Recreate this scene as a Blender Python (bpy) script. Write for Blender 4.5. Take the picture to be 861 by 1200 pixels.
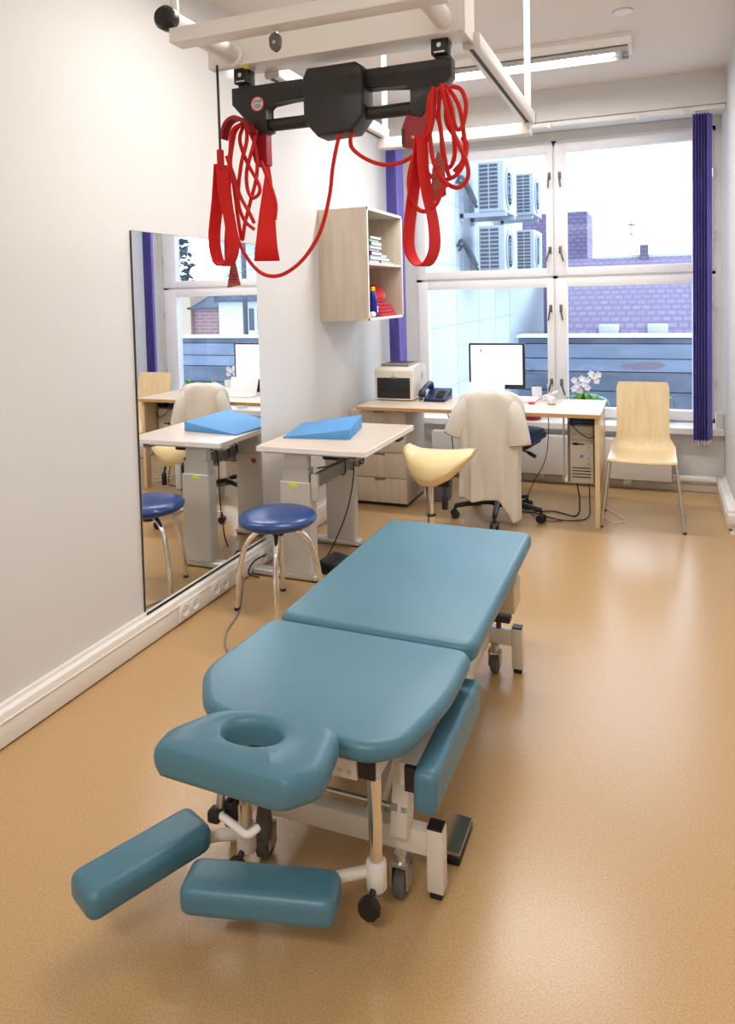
import bpy, bmesh, math, random
from mathutils import Vector, Matrix
random.seed(7)
C = bpy.context.scene.collection
for o in list(bpy.data.objects): bpy.data.objects.remove(o, do_unlink=True)

# ------------------------------------------------------------ camera
F, YAW, PITCH, ROLL, CY = 858.75, .3759, .0479, .0239, 387.55
cam_d = bpy.data.cameras.new('camera'); cam = bpy.data.objects.new('camera', cam_d); C.objects.link(cam)
cy_, sy_ = math.cos(YAW), math.sin(YAW)
fwd0 = Vector((-sy_, cy_, 0)); right0 = Vector((cy_, sy_, 0)); down0 = Vector((0, 0, -1))
f2 = math.cos(PITCH)*fwd0 + math.sin(PITCH)*down0
d2 = math.cos(PITCH)*down0 - math.sin(PITCH)*fwd0
r2 = math.cos(ROLL)*right0 + math.sin(ROLL)*d2
d3 = math.cos(ROLL)*d2 - math.sin(ROLL)*right0
M = Matrix((r2, -d3, -f2)).transposed()
cam.matrix_world = Matrix.Translation((0, 0, 1.5)) @ M.to_4x4()
cam_d.sensor_fit = 'VERTICAL'; cam_d.sensor_height = 36
cam_d.lens = F/1200*36
cam_d.shift_x = 0.0
cam_d.shift_y = -(600-CY)/1200
cam_d.clip_start = .05; cam_d.clip_end = 200
bpy.context.scene.camera = cam

# ------------------------------------------------------------ light
sc = bpy.context.scene
sc.view_settings.view_transform = 'Standard'; sc.view_settings.look = 'None'
sc.view_settings.gamma = 1; sc.view_settings.use_curve_mapping = False
sc.view_settings.exposure = 0.24
w = bpy.data.worlds.new('world'); sc.world = w; w.use_nodes = True
bg = w.node_tree.nodes['Background']; bg.inputs[0].default_value = (.84, .92, 1.0, 1); bg.inputs[1].default_value = 4.2

def area(name, loc, sx, sy, power, col, rot=(0, 0, 0)):
    l = bpy.data.lights.new(name, 'AREA'); l.shape = 'RECTANGLE'; l.size = sx; l.size_y = sy; l.energy = power; l.color = col
    o = bpy.data.objects.new(name, l); C.objects.link(o); o.location = loc; o.rotation_euler = rot
    return o
area('ceiling_lamp_light', (-.95, 4.78, 2.90), 1.4, .12, 30, (1, .98, .98))
area('ceiling_lamp_light', (-.7, 2.6, 2.96), 1.5, .25, 38, (1, .965, .93))
area('ceiling_lamp_light', (-.6, -1.0, 2.96), 1.5, .4, 48, (1, .965, .93))
pt = area('window_portal', (-.75, 6.10, 1.6), 2.3, 2.2, 1, (1, 1, 1), (math.radians(-90), 0, 0)); pt.data.cycles.is_portal = True

# ------------------------------------------------------------ materials
def mat(name, col, rough=.5, metal=0, noise=None, bump=0, coat=0, spec=None, emit=None, alpha=None):
    m = bpy.data.materials.new(name); m.use_nodes = True
    nt = m.node_tree; b = nt.nodes['Principled BSDF']
    b.inputs['Base Color'].default_value = (*col, 1); b.inputs['Roughness'].default_value = rough
    b.inputs['Metallic'].default_value = metal; b.inputs['Coat Weight'].default_value = coat
    if spec is not None: b.inputs['Specular IOR Level'].default_value = spec
    if emit: b.inputs['Emission Color'].default_value = (*emit[0], 1); b.inputs['Emission Strength'].default_value = emit[1]
    if noise:                      # (scale, second colour, stretch xyz, detail, lo, hi)
        sc_, c2, st, det, lo, hi = noise
        tc = nt.nodes.new('ShaderNodeTexCoord'); mp = nt.nodes.new('ShaderNodeMapping')
        mp.inputs['Scale'].default_value = st
        n = nt.nodes.new('ShaderNodeTexNoise'); n.inputs['Scale'].default_value = sc_; n.inputs['Detail'].default_value = det
        r = nt.nodes.new('ShaderNodeValToRGB')
        r.color_ramp.elements[0].position = lo; r.color_ramp.elements[0].color = (*col, 1)
        r.color_ramp.elements[1].position = hi; r.color_ramp.elements[1].color = (*c2, 1)
        nt.links.new(tc.outputs['Object'], mp.inputs[0]); nt.links.new(mp.outputs[0], n.inputs[0])
        nt.links.new(n.outputs[0], r.inputs[0]); nt.links.new(r.outputs[0], b.inputs['Base Color'])
    if bump:
        n2 = nt.nodes.new('ShaderNodeTexNoise'); n2.inputs['Scale'].default_value = bump[0]; n2.inputs['Detail'].default_value = 3
        tc2 = nt.nodes.new('ShaderNodeTexCoord'); bm_ = nt.nodes.new('ShaderNodeBump'); bm_.inputs['Strength'].default_value = bump[1]
        bm_.inputs['Distance'].default_value = .002
        nt.links.new(tc2.outputs['Object'], n2.inputs[0]); nt.links.new(n2.outputs[0], bm_.inputs['Height']); nt.links.new(bm_.outputs[0], b.inputs['Normal'])
    return m
def s(r, g, b):                   # sRGB 0-255 -> linear
    return tuple(((c/255+.055)/1.055)**2.4 if c > 10 else c/255/12.92 for c in (r, g, b))
X1 = (1, 1, 1)
M = dict(
 wall=mat('painted_wall', s(216, 214, 211), .75, noise=(1.2, s(213, 210, 207), X1, 2, .3, .7)),
 ceil=mat('painted_ceiling', s(222, 212, 203), .85),
 floor=mat('speckled_linoleum', s(174, 138, 92), .26, noise=(220, s(202, 167, 120), X1, 6, .3, .7), bump=(180, .03)),
 white=mat('white_paint', s(232, 228, 222), .4),
 trunk=mat('white_plastic_trunking', s(236, 231, 224), .35),
 bronze=mat('dark_metal', s(120, 108, 96), .4, .7),
 frame=mat('window_frame_paint', s(240, 238, 238), .4),
 shadowgap=mat('seam', s(150, 140, 135), .6),
 steel=mat('chrome', (.82, .80, .78), .12, 1),
 satin=mat('satin_metal', (.62, .61, .58), .35, 1),
 grey=mat('grey_lacquer', s(200, 197, 188), .38, .15),
 alu=mat('silver_lacquer', s(205, 205, 202), .3, .5),
 cream=mat('cream_lacquer', s(222, 213, 200), .4),
 beige=mat('beige_box', s(205, 190, 160), .4),
 black=mat('black_plastic', s(24, 24, 26), .4),
 rubber=mat('grey_rubber', s(92, 88, 84), .6),
 blue=mat('teal_vinyl', s(72, 118, 136), .38, noise=(2.5, s(78, 124, 142), X1, 2, .3, .7), bump=(9, .10)),
 navy=mat('blue_vinyl', s(28, 62, 122), .3),
 foam=mat('light_blue_foam', s(84, 150, 206), .6, bump=(300, .1)),
 wood=mat('pale_maple_laminate', s(206, 192, 174), .4, noise=(5, s(194, 178, 158), (6, 6, .5), 4, .35, .7)),
 woodtop=mat('pale_maple_top', s(216, 200, 182), .3, noise=(5, s(208, 190, 170), (.6, 5, 5), 4, .35, .7)),
 birch=mat('birch_ply', s(228, 206, 164), .3, noise=(5, s(220, 194, 150), (7, 7, .4), 4, .35, .7)),
 ply=mat('ply_edge', s(196, 152, 100), .5),
 red=mat('red_webbing', s(218, 18, 12), .7, bump=(500, .2)),
 rope=mat('red_cord', s(212, 24, 13), .7, bump=(700, .3)),
 redp=mat('dark_red_plastic', s(150, 10, 14), .35),
 redc=mat('red_cushion', s(186, 14, 26), .6),
 pink=mat('faded_red_tag', s(186, 96, 84), .8, noise=(60, s(160, 70, 62), (1, 1, 3), 3, .4, .6)),
 dark=mat('charcoal_moulding', s(36, 36, 33), .42, bump=(250, .15)),
 coat=mat('white_cotton', s(222, 215, 204), .85, bump=(120, .2)),
 saddle=mat('cream_vinyl', s(236, 214, 160), .35),
 paper=mat('paper', s(236, 236, 238), .7),
 purple=mat('purple_vane', s(112, 100, 188), .7, noise=(160, s(146, 134, 212), (1, 1, .02), 2, .35, .65)),
 green=mat('orchid_leaf', s(84, 160, 30), .4),
 petal=mat('white_petal', s(238, 236, 244), .5),
 yellow=mat('yellow_plastic', s(235, 225, 20), .5),
 screen=mat('lit_screen', (.9, .93, 1), .3, emit=((.93, .96, 1), 1.35)),
 lamp=mat('fluorescent_tube', (1, 1, 1), .4, emit=((1, .95, 1), 6)),
 mirror=mat('mirror_silver', (.93, .94, .94), .0, 1),
 midgrey=mat('grey_beam', s(134, 134, 130), .4, .3),
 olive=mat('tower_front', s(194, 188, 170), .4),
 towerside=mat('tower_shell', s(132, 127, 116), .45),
 phoneb=mat('navy_phone', s(22, 36, 66), .35),
 bottle=mat('blue_bottle', s(24, 28, 140), .15),
 slot=mat('dark_slot', s(60, 56, 50), .6),
 redink=mat('red_print', s(200, 22, 30), .5),
 ink=mat('black_print', s(20, 20, 20), .6),
 bin=mat('grey_bin', s(120, 124, 128), .5),
 # outside
 oblue=mat('blue_grey_boards', s(50, 60, 76), .8, noise=(2.2, s(70, 82, 100), (1, 1, 3), 5, .35, .65)),
 oblue2=mat('pale_blue_boards', s(78, 94, 114), .8, noise=(2.2, s(94, 106, 128), (1, 1, 3), 5, .35, .65)),
 orust=mat('rust_stain', s(88, 78, 92), .8),
 owall=mat('pale_render', s(160, 172, 184), .8),
 ojoint=mat('render_joint', s(138, 152, 168), .8),
 oac=mat('ac_casing', s(140, 150, 162), .5),
 oslot=mat('ac_grille', s(58, 64, 74), .7),
 oroof=mat('violet_roof_tiles', s(112, 106, 156), .8),
 ogut=mat('white_gutter', s(176, 184, 194), .6),
 obrick=mat('pink_brick', s(170, 130, 140), .8, noise=(6, s(150, 112, 128), X1, 5, .35, .65)),
 ocream=mat('cream_render', s(160, 146, 128), .8),
 owin=mat('dark_pane', s(40, 52, 72), .2),
 otree=mat('conifer', s(52, 72, 84), .9),
 otree2=mat('pale_twigs', s(100, 112, 126), .9),
)
# tiled roof gets a regular pattern
def brickmat(name, c1, c2, mortar, sc_, bw, rh):
    m = bpy.data.materials.new(name); m.use_nodes = True; nt = m.node_tree; b = nt.nodes['Principled BSDF']; b.inputs['Roughness'].default_value = .8
    t = nt.nodes.new('ShaderNodeTexBrick'); tc = nt.nodes.new('ShaderNodeTexCoord'); mp = nt.nodes.new('ShaderNodeMapping')
    sep = nt.nodes.new('ShaderNodeSeparateXYZ'); cb = nt.nodes.new('ShaderNodeCombineXYZ')
    nt.links.new(tc.outputs['Object'], sep.inputs[0]); nt.links.new(sep.outputs[0], cb.inputs[0]); nt.links.new(sep.outputs[2], cb.inputs[1])
    nt.links.new(cb.outputs[0], t.inputs['Vector'])
    t.inputs['Color1'].default_value = (*c1, 1); t.inputs['Color2'].default_value = (*c2, 1); t.inputs['Mortar'].default_value = (*mortar, 1)
    t.inputs['Scale'].default_value = sc_; t.inputs['Brick Width'].default_value = bw; t.inputs['Row Height'].default_value = rh; t.inputs['Mortar Size'].default_value = .02
    nt.links.new(t.outputs[0], b.inputs['Base Color']); return m
M['oroof'] = brickmat('violet_roof_tiles', s(94, 86, 116), s(102, 94, 122), s(78, 72, 102), 1, .16, .09)
M['obrick'] = brickmat('pink_brick', s(128, 92, 92), s(112, 82, 88), s(130, 112, 116), 1, .3, .09)
pm = M['purple']; nt = pm.node_tree; pb_ = nt.nodes['Principled BSDF']; po = nt.nodes['Material Output']
tl = nt.nodes.new('ShaderNodeBsdfTranslucent'); tl.inputs[0].default_value = (*s(150, 138, 214), 1); mx_ = nt.nodes.new('ShaderNodeMixShader'); mx_.inputs[0].default_value = .3
nt.links.new(pb_.outputs[0], mx_.inputs[1]); nt.links.new(tl.outputs[0], mx_.inputs[2]); nt.links.new(mx_.outputs[0], po.inputs['Surface'])
# window glass
g = bpy.data.materials.new('window_glass'); g.use_nodes = True; nt = g.node_tree; nt.nodes.clear()
o_ = nt.nodes.new('ShaderNodeOutputMaterial'); mx = nt.nodes.new('ShaderNodeMixShader'); tr = nt.nodes.new('ShaderNodeBsdfTransparent'); gl = nt.nodes.new('ShaderNodeBsdfGlossy')
tr.inputs[0].default_value = (.93, .96, 1, 1); gl.inputs['Roughness'].default_value = .02; mx.inputs[0].default_value = .035
nt.links.new(tr.outputs[0], mx.inputs[1]); nt.links.new(gl.outputs[0], mx.inputs[2]); nt.links.new(mx.outputs[0], o_.inputs[0]); M['glass'] = g

# ------------------------------------------------------------ mesh helpers
def box(bm, x0, x1, y0, y1, z0, z1, bev=0, seg=2):
    r = bmesh.ops.create_cube(bm, size=1); vs = r['verts']
    for v in vs:
        v.co = Vector(((x0+x1)/2+v.co.x*(x1-x0), (y0+y1)/2+v.co.y*(y1-y0), (z0+z1)/2+v.co.z*(z1-z0)))
    if bev:
        es = list({e for v in vs for e in v.link_edges})
        bmesh.ops.bevel(bm, geom=es, offset=bev, segments=seg, profile=.5, affect='EDGES')
def obox(bm, c, ax, ay, hx, hy, hz, bev=0, seg=2, az=None):
    ax = Vector(ax).normalized(); ay = Vector(ay).normalized(); az = ax.cross(ay) if az is None else Vector(az).normalized()
    r = bmesh.ops.create_cube(bm, size=2); vs = r['verts']
    for v in vs: v.co = Vector(c)+ax*hx*v.co.x+ay*hy*v.co.y+az*hz*v.co.z
    if bev:
        es = list({e for v in vs for e in v.link_edges}); bmesh.ops.bevel(bm, geom=es, offset=bev, segments=seg, profile=.5, affect='EDGES')
def cat(pts, n=6, closed=False):
    P = [Vector(p) for p in pts]; out = []; N = len(P)
    rng = range(N) if closed else range(N-1)
    for i in rng:
        p0 = P[(i-1) % N] if closed or i > 0 else P[0]*2-P[1]
        p1 = P[i]; p2 = P[(i+1) % N]; p3 = P[(i+2) % N] if closed or i+2 < N else P[-1]*2-P[-2]
        for k in range(n):
            t = k/n
            out.append(.5*((2*p1)+(-p0+p2)*t+(2*p0-5*p1+4*p2-p3)*t*t+(-p0+3*p1-3*p2+p3)*t**3))
    if not closed: out.append(P[-1])
    return out
def frames(P, closed=False):
    N = len(P); T = []
    for i in range(N):
        a = P[(i-1) % N] if closed or i > 0 else P[i]; b = P[(i+1) % N] if closed or i < N-1 else P[i]
        T.append((b-a).normalized())
    up = Vector((0, 0, 1)) if abs(T[0].z) < .9 else Vector((0, 1, 0))
    n = (up-T[0]*up.dot(T[0])).normalized(); out = []
    for t in T:
        n = (n-t*n.dot(t)); n = n.normalized() if n.length > 1e-6 else t.orthogonal().normalized()
        out.append((t, n, t.cross(n)))
    return out
def tube(bm, pts, r, seg=10, smooth=0, closed=False):
    P = cat(pts, smooth, closed) if smooth else [Vector(p) for p in pts]
    fr = frames(P, closed); rings = []
    for i, (p, (t, n, b)) in enumerate(zip(P, fr)):
        rr = r(i/(len(P)-1)) if callable(r) else r
        rings.append([bm.verts.new(p+(n*math.cos(a)+b*math.sin(a))*rr) for a in (2*math.pi*k/seg for k in range(seg))])
    m = len(rings)
    for i in range(m if closed else m-1):
        A, B = rings[i], rings[(i+1) % m]
        for k in range(seg):
            f = bm.faces.new((A[k], A[(k+1) % seg], B[(k+1) % seg], B[k])); f.smooth = True
    if not closed: bm.faces.new(list(reversed(rings[0]))); bm.faces.new(rings[-1])
def cyl(bm, c0, c1, r, seg=20): tube(bm, [c0, c1], r, seg)
def lathe(bm, c, prof, seg=28, axis='z', sx=1, sy=1):
    rings = []
    for (r, h) in prof:
        ring = []
        for k in range(seg):
            a = 2*math.pi*k/seg; u, v = r*math.cos(a)*sx, r*math.sin(a)*sy
            p = {'z': (u, v, h), 'y': (u, h, v), 'x': (h, u, v)}[axis]
            ring.append(bm.verts.new(Vector(c)+Vector(p)))
        rings.append(ring)
    for A, B in zip(rings, rings[1:]):
        for k in range(seg):
            f = bm.faces.new((A[k], A[(k+1) % seg], B[(k+1) % seg], B[k])); f.smooth = True
    bm.faces.new(list(reversed(rings[0]))); bm.faces.new(rings[-1])
def prism(bm, poly, a0, a1, axis='z', bev=0, seg=3):
    def P(u, v, h): return {'z': (u, v, h), 'y': (u, h, v), 'x': (h, u, v)}[axis]
    A = [bm.verts.new(P(u, v, a0)) for u, v in poly]; B = [bm.verts.new(P(u, v, a1)) for u, v in poly]
    n = len(poly); fs = [bm.faces.new(list(reversed(A))), bm.faces.new(B)]
    for k in range(n): fs.append(bm.faces.new((A[k], A[(k+1) % n], B[(k+1) % n], B[k])))
    if bev:
        es = list({e for f in fs[:2] for e in f.edges})
        bmesh.ops.bevel(bm, geom=es, offset=bev, segments=seg, profile=.5, affect='EDGES')
def rpoly(poly, r, n=5):          # round the corners of a polygon
    out = []; N = len(poly)
    for i in range(N):
        p = Vector(poly[i]).to_2d(); a = Vector(poly[i-1]).to_2d(); b = Vector(poly[(i+1) % N]).to_2d()
        rr = r[i] if isinstance(r, (list, tuple)) else r
        if rr <= 0: out.append((p.x, p.y)); continue
        da = (a-p).normalized(); db = (b-p).normalized()
        p0 = p+da*rr; p1 = p+db*rr
        for k in range(n+1):
            t = k/n; q = p0*(1-t)**2+p*2*t*(1-t)+p1*t*t; out.append((q.x, q.y))
    return out
def padloft(bm, poly, z0, z1, rad, bev, n=96, to3=None, crown=0):
    # upholstered pad: outline poly with rounded corners, softly rolled edges
    P = rpoly(poly, rad, 8); Q = [Vector(p) for p in P]; L = [0]
    for i in range(len(Q)): L.append(L[-1]+(Q[(i+1) % len(Q)]-Q[i]).length)
    src = []
    for k in range(n):
        d = L[-1]*k/n; i = max(j for j in range(len(Q)) if L[j] <= d); sg_ = L[i+1]-L[i]
        src.append(Q[i].lerp(Q[(i+1) % len(Q)], (d-L[i])/sg_ if sg_ else 0))
    area_ = sum(src[i].x*src[(i+1) % n].y-src[(i+1) % n].x*src[i].y for i in range(n)); sgn = 1 if area_ > 0 else -1
    nr = []
    for i in range(n):
        t = (src[(i+1) % n]-src[i-1]).normalized(); nr.append(Vector((-t.y, t.x))*sgn)
    to3 = to3 or (lambda u, v, h: (u, v, h))
    prof = []
    for k in range(7): a = math.pi/2*k/6; prof.append((bev*(1-math.sin(a)), z0+bev*(1-math.cos(a))))
    for k in range(7): a = math.pi/2*k/6; prof.append((bev*(1-math.cos(a)), z1-bev*(1-math.sin(a))))
    if crown:
        prof.append((bev+.03, z1+crown*.6))
    rings_ = [[Vector(to3(q.x+m.x*d, q.y+m.y*d, h)) for q, m in zip(src, nr)] for d, h in prof]
    loft(bm, rings_)
def strip(bm, pts, wdir, w_, th, closed=False, smooth=6):    # a flat webbing ribbon
    P = cat(pts, smooth, closed); N = len(P); W = Vector(wdir).normalized(); rings = []
    for i in range(N):
        a = P[(i-1) % N] if closed or i > 0 else P[i]; b = P[(i+1) % N] if closed or i < N-1 else P[i]
        t = (b-a).normalized(); n = t.cross(W).normalized()
        ww = w_(i/(N-1)) if callable(w_) else w_
        rings.append([bm.verts.new(P[i]+W*ww/2*sx+n*th/2*sn) for sx, sn in ((-1, -1), (1, -1), (1, 1), (-1, 1))])
    for i in range(N if closed else N-1):
        A, B = rings[i], rings[(i+1) % N]
        for k in range(4): f = bm.faces.new((A[k], A[(k+1) % 4], B[(k+1) % 4], B[k])); f.smooth = k in (0, 2)
    if not closed: bm.faces.new(list(reversed(rings[0]))); bm.faces.new(rings[-1])
def loft(bm, rings, cap=True, closed=False, smooth=True):
    R = [[bm.verts.new(p) for p in r] for r in rings]; m = len(R); n = len(R[0])
    for i in range(m if closed else m-1):
        A, B = R[i], R[(i+1) % m]
        for k in range(n): f = bm.faces.new((A[k], A[(k+1) % n], B[(k+1) % n], B[k])); f.smooth = smooth
    if cap and not closed: bm.faces.new(list(reversed(R[0]))); bm.faces.new(R[-1])
BM = bmesh.new
def obj(name, bm, m, parent=None, smooth=False, **kw):
    bmesh.ops.recalc_face_normals(bm, faces=bm.faces)
    me = bpy.data.meshes.new(name); bm.to_mesh(me); bm.free()
    if isinstance(m, str): m = M[m]
    me.materials.append(m)
    o = bpy.data.objects.new(name, me); C.objects.link(o)
    if parent:
        o.parent = parent; r = parent
        off = Vector((0, 0, 0))
        while r: off += r.location; r = r.parent
        me.transform(Matrix.Translation(-off))
    if smooth:
        for p in me.polygons: p.use_smooth = True
        try: me.set_sharp_from_angle(angle=math.radians(42))
        except Exception: pass
    for k, v in kw.items(): o[k] = v
    return o
def thing(name, label, cat_, loc, group=None):
    o = bpy.data.objects.new(name, None); C.objects.link(o); o.location = loc; o['label'] = label; o['category'] = cat_
    o.empty_display_size = .05
    if group: o['group'] = group
    return o
def tag(o, label, cat_, group=None):
    o['label'] = label; o['category'] = cat_
    if group: o['group'] = group
    return o
def B(name, m, parent, *a, bev=0, seg=2, **kw):
    bm = BM(); box(bm, *a, bev=bev, seg=seg); return obj(name, bm, m, parent, smooth=bev > 0, **kw)
def struct(name, bm, m, **kw): return obj(name, bm, m, None, kind='structure', **kw)
def text_mesh(name, txt, size, m, parent, loc, xdir, ydir, align='CENTER'):
    cu = bpy.data.curves.new(name, 'FONT'); cu.body = txt; cu.size = size; cu.align_x = align; cu.align_y = 'CENTER'; cu.extrude = .0003
    t = bpy.data.objects.new(name+'_tmp', cu); C.objects.link(t)
    dg = bpy.context.evaluated_depsgraph_get(); me = bpy.data.meshes.new_from_object(t.evaluated_get(dg)); bpy.data.objects.remove(t)
    xd = Vector(xdir).normalized(); yd = Vector(ydir).normalized(); zd = xd.cross(yd)
    R = Matrix((xd, yd, zd)).transposed().to_4x4(); r = parent; off = Vector((0, 0, 0))
    while r: off += r.location; r = r.parent
    me.transform(Matrix.Translation(Vector(loc)-off) @ R)
    me.materials.clear(); me.materials.append(M[m])
    o = bpy.data.objects.new(name, me); C.objects.link(o); o.parent = parent; return o

# ------------------------------------------------------------ room
XL, XR, YW, YB, ZC = -2.09, .455, 6.16, -2.6, 3.0  # room and furniture positions in metres, mostly unprojected from image pixels
def wallbox(name, m, *a): bm = BM(); box(bm, *a); return struct(name, bm, m)
wallbox('floor', 'floor', XL-.2, XR+.2, YB-.2, YW+.2, -.1, 0)
wallbox('ceiling', 'ceil', XL-.2, XR+.2, YB-.2, YW+.2, ZC, ZC+.1)
wallbox('wall_left', 'wall', XL-.2, XL, YB, YW+.2, 0, ZC)
wallbox('wall_right', 'wall', XR, XR+.2, YB, YW+.2, 0, ZC)
wallbox('wall_back', 'wall', XL-.2, XR+.2, YB-.2, YB, 0, ZC)
FX0, FX1, FZ0, FZ1, FY = -1.93, .415, .475, 2.70, 6.10     # window frame
bm = BM()
box(bm, XL, XR, 5.87, YW+.2, 0, .43)                       # wall under the sill
box(bm, XL, FX0, FY-.02, YW+.2, .43, ZC); box(bm, FX1, XR, FY-.02, YW+.2, .43, ZC)
box(bm, FX0, FX1, FY-.02, YW+.2, FZ1, ZC)
struct('wall_window', bm, 'wall')
wallbox('trim_1', 'wall', XL, XR, 5.66, FY-.02, 2.77, ZC)   # bulkhead over the window
bm = BM(); box(bm, XL+.001, XR-.001, 5.80, FY, .425, .475, bev=.006); struct('trim_2', bm, 'white')   # sill
# curtain rail along the bulkhead
bm = BM(); box(bm, XL+.005, XR-.005, 5.69, 5.735, 2.735, 2.768, bev=.003)
for x in (-1.9, -1.35, -.74, -.12, .17): box(bm, x-.012, x+.012, 5.655, 5.70, 2.72, 2.75)
struct('trim_3', bm, 'white')
# window: four casements in one frame
bm = BM()
T = .05
box(bm, FX0, FX0+T, FY-.02, FY+.06, FZ0, FZ1); box(bm, FX1-T, FX1, FY-.02, FY+.06, FZ0, FZ1)
box(bm, FX0, FX1, FY-.02, FY+.06, FZ1-.035, FZ1); box(bm, FX0, FX1, FY-.02, FY+.06, FZ0, FZ0+.03)
MX, MZ = -.758, 1.612
box(bm, MX-.02, MX+.02, FY-.02, FY+.06, FZ0, FZ1); box(bm, FX0, FX1, FY-.02, FY+.06, MZ-.012, MZ+.012)
wf = struct('window_1', bm, 'frame')
def casement(x0, x1, z0, z1, l, r, b, t):
    bm = BM(); y0, y1 = FY-.045, FY+.03
    box(bm, x0, x0+l, y0, y1, z0, z1, bev=.004); box(bm, x1-r, x1, y0, y1, z0, z1, bev=.004)
    box(bm, x0+l-.003, x1-r+.003, y0+.001, y1, z0, z0+b, bev=.004); box(bm, x0+l-.003, x1-r+.003, y0+.001, y1, z1-t, z1, bev=.004)
    c = obj('casement', bm, 'frame', wf, smooth=True)
    bm = BM(); box(bm, x0+l-.002, x1-r+.002, FY, FY+.006, z0+b-.002, z1-t+.002); obj('pane', bm, 'glass', c)
    return c
def handle(x, z, d, par, ln=.095):
    bm = BM(); y = FY-.045
    box(bm, x-.012, x+.012, y-.006, y, z-.03, z+.03, bev=.002); cyl(bm, (x, y, z+.012), (x, y-.035, z+.012), .007, 10)
    tube(bm, [(x, y-.035, z+.015), (x+d*.01, y-.04, z-.03), (x+d*.028, y-.035, z-ln)], .007, 8, 4)
    obj('window_handle', bm, 'bronze', par, smooth=True)
c1 = casement(FX0+.02, MX-.008, MZ+.01, FZ1-.02, .075, .057, .065, .075)
c2 = casement(MX+.008, FX1-.02, MZ+.01, FZ1-.02, .087, .142, .065, .075)
c3 = casement(FX0+.02, MX-.008, FZ0+.012, MZ-.01, .085, .057, .075, .07)
c4 = casement(MX+.008, FX1-.02, FZ0+.012, MZ-.01, .085, .142, .075, .07)
for (x, sg, u, l) in ((MX-.035, -1, c1, c3), (MX+.045, 1, c2, c4)):
    handle(x, 2.42, sg*.3, u); handle(x, 1.83, sg, u); handle(x, 1.36, sg*.6, l); handle(x, .76, sg, l)
# thin hinges on the outer frame edge
for z in (2.35, 1.9, 1.35, .8):
    bm = BM(); cyl(bm, (FX1-.02, FY-.05, z-.03), (FX1-.02, FY-.05, z+.03), .006, 8); obj('hinge', bm, 'satin', c2 if z > 1.6 else c4, smooth=True)

# floor trunking (baseboards)
def trunk(name, x_wall, x_face, y0, y1):
    bm = BM(); sg = 1 if x_face > x_wall else -1
    a, b = sorted((x_wall, x_face)); box(bm, a, b, y0, y1, .008, .125, bev=.005)
    a, b = sorted((x_wall, x_wall+sg*.014)); box(bm, a, b, y0, y1, .12, .14, bev=.002)
    a, b = sorted((x_face, x_face+sg*.004)); box(bm, a, b, y0, y1, .093, .097)
    return struct(name, bm, 'trunk', smooth=True)
trunk('baseboard_left', XL, -2.05, YB, 5.80)
trunk('baseboard_right', XR, .405, 4.95, 5.80)
bm = BM(); box(bm, XL, XR, 5.825, 5.87, .0, .055, bev=.004); box(bm, XL, XR, 5.84, 5.87, .05, .085, bev=.004); struct('baseboard_window', bm, 'cream')
bm = BM(); box(bm, .10, .405, 5.78, 5.82, .085, .125, bev=.01, seg=3); struct('trim_4', bm, 'white', smooth=True)
bm = BM(); box(bm, .40, .455, 4.84, 4.90, .07, .125, bev=.004); cyl(bm, (.43, 4.87, .0), (.43, 4.87, .075), .008, 10); cyl(bm, (.43, 4.87, 0), (.43, 4.87, .015), .018, 12)
struct('trim_5', bm, 'trunk', smooth=True)

# wall sockets
def socket(y, label, x=-2.05, z=.062):
    t = thing('wall_socket', label, 'socket', (x, y, z), 'double sockets on the floor trunking')
    B('socket_plate', 'white', t, x, x+.010, y-.082, y+.082, z-.04, z+.04, bev=.003)
    for dy in (-.04, .04):
        bm = BM(); lathe(bm, (x+.010, y+dy, z), [(.026, -.001), (.028, .004), (.024, .0042), (.021, -.0005), (.0, -.0005)][:4], 24, 'x'); f = obj('socket_well', bm, 'trunk', t, smooth=True)
        for q in (-.009, .009):
            bm = BM(); cyl(bm, (x+.0085, y+dy+q, z), (x+.0115, y+dy+q, z), .003, 8); obj('pin_hole', bm, 'slot', f)
    return t
socket(2.82, 'white double wall socket on the trunking, nearest to the camera')
socket(3.08, 'white double wall socket left of the blue stool legs')
socket(3.56, 'white double wall socket behind the blue stool by the lifting desk')
socket(4.06, 'white double wall socket under the lifting desk, farthest along')
bm = BM(); box(bm, .40, .455, 5.86, 5.93, .47, .58, bev=.004); t = obj('junction_box', bm, 'cream', None, smooth=True); tag(t, 'small cream junction box in the right corner above the sill', 'junction box')

# mirror on the left wall
t = thing('wall_mirror', 'tall frameless mirror standing on the trunking of the left wall', 'mirror', (-2.085, 3.05, .14))
bm = BM(); box(bm, -2.089, -2.082, 2.555, 3.60, .142, 1.802); obj('mirror_backing', bm, 'slot', t)
bm = BM(); box(bm, -2.082, -2.080, 2.557, 3.598, .144, 1.80); obj('mirror_glass', bm, 'mirror', t)
bm = BM(); box(bm, -2.089, -2.076, 2.555, 3.60, .126, .143); obj('mirror_rail', bm, 'trunk', t)

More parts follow.
